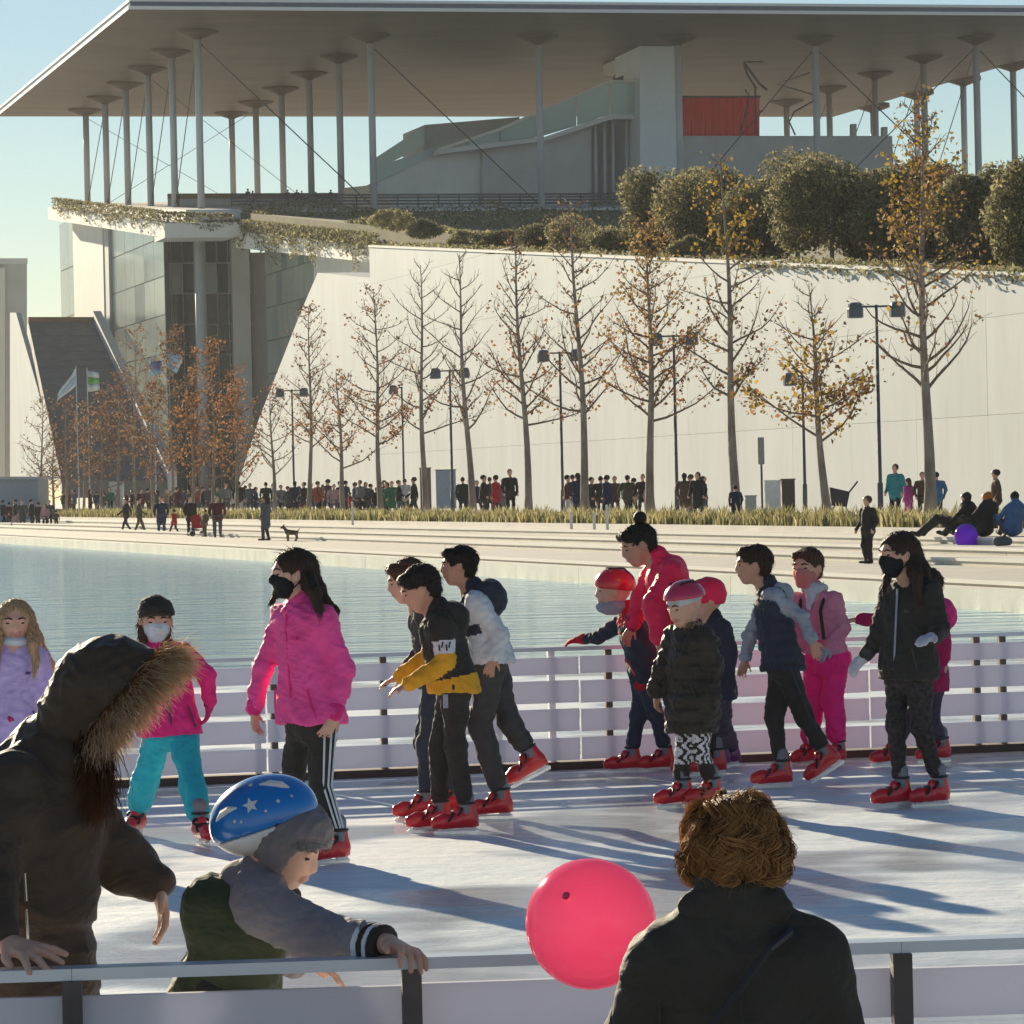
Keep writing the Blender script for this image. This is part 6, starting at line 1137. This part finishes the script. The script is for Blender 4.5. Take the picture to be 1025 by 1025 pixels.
# ================================================================== people on the quay, promenade and roof terrace
def proto(kind):
    s = SDF(.03); H = {'skin': 2, 'hair': 3}
    def leg(x, fy, ky): s.chain([(x, 0, .86), (x * 1.05, ky, .48), (x * 1.1, fy, .09)], [.085, .065, .05], 1, .03); s.rc((x * 1.1, fy - .03, .045), (x * 1.15, fy + .16, .04), .045, .04, 4, .01)
    if kind == 'sit':
        s.rc((0, 0, .16), (0, -.12, .62), .17, .17, 0); s.rc((-.14, -.1, .62), (.14, -.1, .62), .07, None, 0)
        for e in (-1, 1): s.chain([(e * .1, 0, .14), (e * .13, .42, .42), (e * .12, .75, .10)], [.10, .075, .055], 1); s.rc((e * .12, .76, .06), (e * .13, .9, .10), .05, .045, 4); s.chain([(e * .2, -.1, .58), (e * .26, .08, .36), (e * .14, .28, .42)], [.06, .05, .04], 0); s.ell((e * .12, .32, .43), (.045, .06, .04), None, 2)
        z0 = .62; y0 = -.1
    else:
        w = {'walk': (.26, -.26), 'walk2': (-.2, .22), 'stand': (.02, -.02), 'coat': (.03, -.05), 'wide': (.05, 0)}[kind]
        leg(-.09, w[0], w[0] * .45 + .03); leg(.09, w[1], w[1] * .3 + .05); s.rc((-.05, 0, .88), (.05, 0, .88), .12, None, 1)
        low = .62 if kind == 'coat' else .84; s.rc((0, -.01, low), (0, 0, 1.28), .185 if kind != 'wide' else .22, .165, 0, .05, flat=(0, 1, 0), fs=.72); s.rc((-.16, 0, 1.40), (.16, 0, 1.40), .07, None, 0, .05)
        sw = .22 if kind in ('walk', 'walk2') else .04
        for e in (-1, 1): s.chain([(e * .2, 0, 1.38), (e * .26, e * sw * .3 - .04, 1.12), (e * .24, e * sw + .08, .90)], [.068, .056, .045], 0, .03); s.ell((e * .24, e * sw + .10, .83), (.04, .045, .065), None, 2)
        z0 = 1.42; y0 = 0
    s.rc((0, y0, z0), (0, y0 + .01, z0 + .14), .055, .05, 2); s.ell((0, y0 + .02, z0 + .22), (.075, .095, .115), None, 2); s.ell((0, y0 - .012, z0 + .25), (.085, .10, .105), None, 3); s.ell((0, y0 + .14, z0 + .2), (.07, .06, .09), None, 2, k=.01, sub=True)
    if kind == 'coat': s.rc((0, y0 - .07, z0 + .2), (0, y0 - .10, z0), .06, .04, 3)
    v, Q, vm = s.mesh(.024); v = relax(v, Q, 1); v = folds(v, Q, .006, 22, 3); me = fast_mesh('person_' + kind, v, Q, None, vm[Q[:, 0]].astype(np.int32))
    for k in range(5): me.materials.append(M_skin)
    return me
PR = {k: proto(k) for k in ('stand', 'walk', 'walk2', 'coat', 'wide', 'sit')}
CC = {'black': (.018, .017, .018), 'dark grey': (.06, .06, .065), 'maroon': (.11, .02, .03), 'navy': (.02, .03, .075), 'pale pink': (.45, .27, .28), 'khaki': (.13, .10, .06), 'red': (.45, .02, .03), 'grey': (.17, .17, .18), 'green': (.02, .14, .08), 'olive': (.06, .06, .035), 'teal': (.03, .28, .30), 'magenta': (.50, .07, .30), 'blue': (.06, .15, .32), 'slate': (.09, .11, .13), 'rust': (.28, .07, .03), 'brown': (.10, .06, .04), 'white': (.55, .55, .53), 'orange': (.50, .16, .03), 'jean': (.06, .08, .14), 'tan': (.30, .22, .14)}
CM = {k: mat('crowd_' + k.replace(' ', '_'), c, .85, .2, 6) for k, c in CC.items()}
def bystander(x, ytop, z, b, kind, coat, legs, label, hair='black', face=None, tall=None, Yd=None):
    """x, head-top row; b = distance line across the quay (or Yd a depth), z = ground height; the figure's height follows from the picture"""
    p = PB(x, ytop, b) if Yd is None else P(x, ytop, Yd); full = .97 if kind == 'sit' else 1.75
    sc = (p.z - z) / full if tall is None else tall / full; o = bpy.data.objects.new('person', PR[kind]); COL.objects.link(o); o.location = (p.x, p.y, z); o.scale = (sc * (1.12 + .22 * ((x * 7) % 10) / 10),) * 2 + (sc,)
    h = (int(x * 13 + ytop * 7) % 360) if face is None else face; o.rotation_euler = (0, 0, R(h))
    for k, c in enumerate((CM[coat], CM[legs], M_skin, CM[hair], CM['black'])): o.material_slots[k].link = 'OBJECT'; o.material_slots[k].material = c
    tag(o, label, 'person', None); return o
LQ = 'on the quay edge at far left'
for a in [(3, 501, 'walk', 'black', 'black', 'person in black at the very left end of the quay'), (9, 503, 'stand', 'maroon', 'dark grey', 'person in maroon second from the left end of the quay'), (15, 500, 'walk2', 'black', 'pale pink', 'person in black top and pink trousers on the left quay'), (22, 501, 'coat', 'dark grey', 'dark grey', 'person in long dark grey coat on the left quay'), (31, 500, 'wide', 'black', 'black', 'broad person in black in the left quay group'), (38, 503, 'stand', 'black', 'dark grey', 'slim person in black right of the broad figure on the left quay'), (45, 505, 'stand', 'pale pink', 'black', 'person in pale pink jacket on the left quay'), (49, 501, 'walk', 'dark grey', 'black', 'tall person in dark grey behind the pale pink jacket'), (56, 511, 'stand', 'brown', 'brown', 'small child in brown at the right end of the left quay group')]:
    x, y, k, c1, c2, lab = a; bystander(x, y, .10, 30.2 + (x % 5) * .12, k, c1, c2, lab)
for x, y, b, k, c1, c2, lab in [(126, 503, 29.6, 'walk', 'black', 'dark grey', 'person in black walking left of the navy coat on the quay'), (139, 501, 29.4, 'walk2', 'khaki', 'khaki', 'person in khaki walking beside the one in black on the quay'), (161, 499, 29.2, 'coat', 'navy', 'jean', 'person in long navy coat on the quay'), (174, 509, 29.0, 'walk', 'red', 'dark grey', 'child in red jacket walking on the quay'), (190, 500, 28.7, 'wide', 'black', 'black', 'broad person in black holding a red pushchair on the quay'), (205, 511, 28.5, 'stand', 'khaki', 'khaki', 'small child in khaki on the quay'), (217, 498, 28.4, 'walk2', 'maroon', 'slate', 'person in maroon jacket walking on the quay'), (265, 494, 27.6, 'coat', 'slate', 'dark grey', 'person in long grey coat standing alone by the dog')]:
    bystander(x, y, .10, b, k, c1, c2, lab, tall=(1.72 if y < 505 else 1.15))
bystander(868, 497, .10, 27.9, 'stand', 'black', 'black', 'slim person in black standing on the steps behind the long-haired skater', 'brown', 120, Yd=85.5)
row = [(63, 492, 40, 'stand', 'black', 'dark grey', 'person in black under the brown trees right of the blue hut', 0), (69, 491, 41, 'coat', 'brown', 'black', 'person in brown coat under the brown trees right of the blue hut', 0), (90, 490, 35.9, 'coat', 'maroon', 'black', 'person in dark maroon before the grass bed at left', 0), (110, 489, 39, 'stand', 'green', 'black', 'person in dark green beside the small pale kiosk', 0),
 (132, 491, 40, 'stand', 'maroon', 'black', 'person in maroon, first of the crowd under the rust-leaved trees', 0), (141, 490, 39, 'wide', 'maroon', 'dark grey', 'broad person in maroon in the crowd under the rust-leaved trees', 0), (148, 489, 40, 'stand', 'brown', 'black', 'person in brown in the crowd under the rust-leaved trees', 0), (157, 491, 39, 'coat', 'dark grey', 'grey', 'person in grey coat behind the navy coat', 0), (177, 488, 39, 'walk', 'maroon', 'black', 'person in maroon left of the pale blue door under the trees', 0),
 (203, 487, 38.5, 'wide', 'black', 'black', 'broad dark person left of the rust-leaved trees end', 0), (210, 486, 38.8, 'wide', 'dark grey', 'black', 'broad person in dark grey behind the one in black', 0), (226, 484, 39, 'stand', 'grey', 'dark grey', 'person in grey behind the grass bed above the maroon walker', 0), (239, 482, 38, 'walk', 'black', 'white', 'person in black top and pale trousers behind the grass bed', 0), (250, 484, 38.5, 'stand', 'slate', 'dark grey', 'person in slate grey left of the lone grey coat', 0), (266, 483, 38.6, 'stand', 'black', 'black', 'person in black directly behind the lone grey coat', 0),
 (288, 487, 38.2, 'stand', 'dark grey', 'black', 'person in dark grey left of the lamp over the strolling group', 0), (295, 482, 38.6, 'coat', 'navy', 'dark grey', 'person in navy coat under the left double lamp', 0), (304, 483, 38.2, 'wide', 'black', 'maroon', 'broad person in black right of the left double lamp', 0), (318, 482, 38.2, 'stand', 'rust', 'black', 'person in rust orange right of the thin upright tree', 0), (328, 480, 38.4, 'walk', 'maroon', 'black', 'person in maroon left of the short orange tree', 0), (334, 485, 38.1, 'stand', 'pale pink', 'slate', 'person in pale pink left of the short orange tree', 0), (340, 482, 38.7, 'stand', 'black', 'black', 'person in black beside the short orange tree trunk', 0),
 (350, 493, 37.8, 'stand', 'red', 'maroon', 'small child in red right of the short orange tree', 0), (360, 481, 38.3, 'stand', 'grey', 'black', 'person in grey between the short orange tree and the slim tree', 0), (366, 483, 38.6, 'coat', 'dark grey', 'black', 'person in dark coat left of the slim rusty tree', 0), (377, 488, 38.8, 'stand', 'black', 'black', 'shorter person in black behind the slim rusty tree', 0), (392, 482, 38.3, 'coat', 'green', 'green', 'person in green coat left of the bare tree', 0), (399, 481, 38.3, 'walk', 'black', 'slate', 'person in black right of the green coat', 0), (414, 478, 38.2, 'walk2', 'black', 'black', 'person in black left of the brown stand', 0),
 (463, 478, 38.1, 'wide', 'black', 'black', 'broad person in black right of the blue-grey board', 0), (484, 476, 38.2, 'wide', 'black', 'dark grey', 'broad person in black left of the red jacket by the leaning tree', 0), (496, 476, 38.0, 'wide', 'red', 'maroon', 'person in dark red jacket right of the leaning tree', 0), (510, 470, 37.9, 'stand', 'black', 'black', 'tall person in black left of the orange-clumped tree', 0),
 (568, 476, 38.2, 'walk', 'maroon', 'white', 'person in maroon and white right of the centre lamp', 0), (578, 474, 38.0, 'coat', 'navy', 'navy', 'person in navy coat left of the nearly bare straight tree', 0), (592, 478, 38.6, 'stand', 'olive', 'dark grey', 'person in olive half hidden by the nearly bare straight tree', 0), (601, 477, 38.3, 'stand', 'black', 'maroon', 'person in black right of the nearly bare straight tree', 0), (607, 476, 38.0, 'wide', 'navy', 'black', 'broad person in navy left of the olive jacket pair', 0), (628, 476, 38.1, 'walk', 'olive', 'black', 'person in olive jacket left of the tan-leaved tree', 0), (643, 475, 38.0, 'walk2', 'black', 'dark grey', 'person in black touching the tan-leaved tree', 0), (648, 484, 37.9, 'stand', 'pale pink', 'pale pink', 'child in pink half behind the tan-leaved trunk', 0),
 (685, 474, 38.0, 'coat', 'brown', 'pale pink', 'person with brown hair and pink trousers right of the double lamp', 0), (698, 473, 37.9, 'coat', 'black', 'black', 'person in long black coat right of the brown-haired one', 0), (736, 486, 34.2, 'stand', 'navy', 'navy', 'person in navy with a hat beside the tall tree trunk', 0), (896, 465, 37.7, 'wide', 'teal', 'black', 'person in teal jacket left of the tallest tree', 0), (909, 479, 37.6, 'coat', 'magenta', 'magenta', 'child in pink beside the teal jacket', 0), (923, 473, 37.9, 'stand', 'brown', 'black', 'person in dark brown left edge of the tallest trunk', 0), (937, 473, 37.8, 'stand', 'blue', 'dark grey', 'person in blue right edge of the tallest trunk', 0)]
for x, y, b, k, c1, c2, lab, fc in row: bystander(x, y, .70, b, k, c1, c2, lab, hair='black' if (x % 3) else 'brown')
# extra crowd between the grass bed and the wall
lm = [(80, 'left of the white and green flagpole'), (110, 'left of the small pale kiosk'), (128, 'right of the small pale kiosk'), (168, 'under the middle flags'), (192, 'before the grey round column'), (224, 'below the rust-leaved trees end'), (262, 'left of the small bare tree'), (284, 'right of the small bare tree'), (316, 'right of the thin upright tree'), (350, 'by the short orange tree'), (388, 'behind the slim rusty tree'), (410, 'left of the bare tree beside the board'), (480, 'beneath the leaning bare tree'), (520, 'left of the orange-clumped tree'), (580, 'left of the nearly bare straight tree'), (640, 'left of the tan-leaved tree'), (720, 'between the double lamp and the tall tree')]
used_l = set(); cols_ = ['slate', 'navy', 'olive', 'grey', 'maroon', 'brown', 'tan', 'dark grey', 'jean', 'black', 'rust', 'green', 'white']
for i, x in enumerate((74, 97, 104, 117, 124, 153, 167, 171, 184, 189, 197, 218, 232, 245, 256, 273, 281, 299, 311, 323, 346, 355, 371, 384, 387, 405, 470, 477, 490, 503, 573, 615, 634, 691, 704)):
    where = next(w_ for xm, w_ in lm if x <= xm); ci = i
    while ('person in %s %s' % (cols_[ci % 13], where)) in used_l: ci += 1
    lab = 'person in %s %s' % (cols_[ci % 13], where); used_l.add(lab); hy = np.interp(x, [60, 200, 300, 420, 520, 720], [492, 488, 484, 480, 477, 475]) + (i * 7 % 5) - 1
    bystander(x, hy, .70, 38.8 + (i * 5 % 7) * .35, ('stand', 'walk', 'coat', 'walk2', 'wide')[(i * 3) % 5], cols_[ci % 13], ('black', 'dark grey', 'jean', 'brown')[i % 4], lab, hair=('black', 'brown', 'black', 'tan')[i % 4])
# group resting on the steps at right, with a violet balloon
for x, y, b, c1, c2, h_, lab, fc in [(962, 508, 31.9, 'black', 'black', 'black', 'person in black sitting on the steps behind the violet balloon', 65), (984, 506, 32.2, 'black', 'olive', 'orange', 'person in black with orange hair sitting second in the steps group', 40), (1013, 497, 32.6, 'blue', 'jean', 'black', 'person in blue sitting at the right end of the steps group', 20)]:
    bystander(x, y, .55, b, 'sit', c1, c2, lab, h_, fc, tall=1.02)
bystander(997, 492, .70, 33.3, 'stand', 'brown', 'rust', 'person in brown top and rust trousers standing behind the steps group', 'black', 90, tall=1.35)
vb = P(967, 541, toab(PB(967, 541, 31.3))[0] * .97 + 1); vb = PB(967, 537, 31.2); o = MB().lathe([(.002, -.30)] + [(.27 * math.sin(math.pi * i / 14), -.28 * math.cos(math.pi * i / 14)) for i in range(1, 14)] + [(.01, .28)], 18).build('balloon', balloon_mat('balloon_violet', (.22, .06, .60)), None, True, None, vb); tag(o, 'violet balloon held by the group resting on the steps', 'balloon')
vb2 = empty('backpack', PB(1004, 552, 31.0)); vb2.location.z = .40
tag(vb2, 'small dark bag left on the steps below the resting group', 'bag'); s_ = SDF(.04); s_.rc((-.12, 0, .1), (.12, 0, .1), .1, .09); s_.rc((0, 0, .15), (.05, 0, .24), .06, .03); s_.cut(Vector((0, 0, .0)), (0, 0, -1)); solid('bag_body', s_, .02, CM['slate'], vb2); MB().tube([(-.08, -.02, .18), (0, -.05, .3), (.08, -.02, .18)], .012, 5).build('strap', CM['black'], vb2, base=(0, 0, 0))
# dog by the lone grey coat
dp = PB(292, 536, 28.0); dp.z = .10; dg = empty('dog', dp, R(200)); tag(dg, 'small dark brown and tan dog on the quay', 'dog'); s_ = SDF(.03)
s_.rc((-.18, 0, .30), (.16, 0, .33), .085, .10); s_.rc((.18, 0, .36), (.28, 0, .48), .07, .055); s_.ell((.33, 0, .52), (.075, .055, .055)); s_.rc((.36, 0, .51), (.43, 0, .49), .035, .025, 1); s_.rc((-.22, 0, .34), (-.34, 0, .48), .025, .012)
for sx, kx in ((.14, .02), (-.16, -.04)):
    for e in (-1, 1): s_.chain([(sx, e * .06, .28), (sx + kx, e * .06, .14), (sx, e * .06, .02)], [.05, .03, .022], 1); s_.rc((sx, e * .06, .02), (sx + .04, e * .06, .015), .022, .018, 1)
for e in (-1, 1): s_.rc((.31, e * .045, .56), (.29, e * .06, .63), .025, .01)
solid('body', s_, .014, [CM['brown'], CM['tan']], dg)
# red pushchair beside the person in black on the quay
pc = PB(197, 534, 28.5); pc.z = .10; pu = empty('pushchair', pc); tag(pu, 'red pushchair on the quay beside the broad person in black', 'pushchair')
MB().prism([pc + Vector((-.22, 0, .35)), pc + Vector((.22, 0, .35)), pc + Vector((.26, 0, .6)), pc + Vector((.1, 0, .95)), pc + Vector((-.24, 0, .9))], (0, .4, 0)).build('seat', CM['red'], pu); MB().tube([pc + Vector((-.2, .2, .6)), pc + Vector((-.4, .2, 1.0))], .02, 5).build('handle', M_dk, pu)
for e in (-.2, .22): MB().tube([pc + Vector((e, .02, .12)), pc + Vector((e, .38, .12))], .12, 10).build('wheel', M_dk, pu)
# strollers on the roof terrace, tiny against the sky
for i, (x, yt) in enumerate(((178, 192), (248, 189), (253, 191), (288, 190), (297, 190), (302, 191), (316, 192), (323, 193), (331, 190))):
    aa = 396 if x > 200 else 380; p = PA(x, yt, aa); o = bystander(x, yt, zp(aa), 0, ('stand', 'walk', 'coat', 'walk2')[i % 4], ('black', 'navy', 'maroon', 'dark grey')[i % 4], 'black', ('dark figure by the second nearest left column on the roof terrace', 'dark figure left of the gap between roof columns', 'navy figure right beside the leftmost terrace stroller', 'maroon figure under the third terrace column', 'grey figure left of the terrace crowd', 'dark figure in the middle of the terrace crowd', 'navy figure in the terrace crowd right of a column', 'maroon figure in the terrace crowd by the timber bench end', 'grey figure at the right end of the terrace crowd')[i], Yd=p.y)

# ================================================================== haze: thin bright winter air over the canal
hb = MB().box((0, 0, 24.2), (3300, 3300, 53.6)).build('haze', None); hb.data.materials.clear(); tag(hb, kind='stuff'); hb['label'] = 'thin pale winter haze over the canal and buildings'
hm = bpy.data.materials.new('haze'); hm.use_nodes = True; hn = hm.node_tree; hn.nodes.remove(hn.nodes['Principled BSDF']); pv_ = hn.nodes.new('ShaderNodeVolumePrincipled'); pv_.inputs['Color'].default_value = (.86, .90, .95, 1); pv_.inputs['Density'].default_value = 0.00013; pv_.inputs['Anisotropy'].default_value = 0.2
hn.links.new(pv_.outputs[0], hn.nodes['Material Output'].inputs['Volume']); hb.data.materials.append(hm)
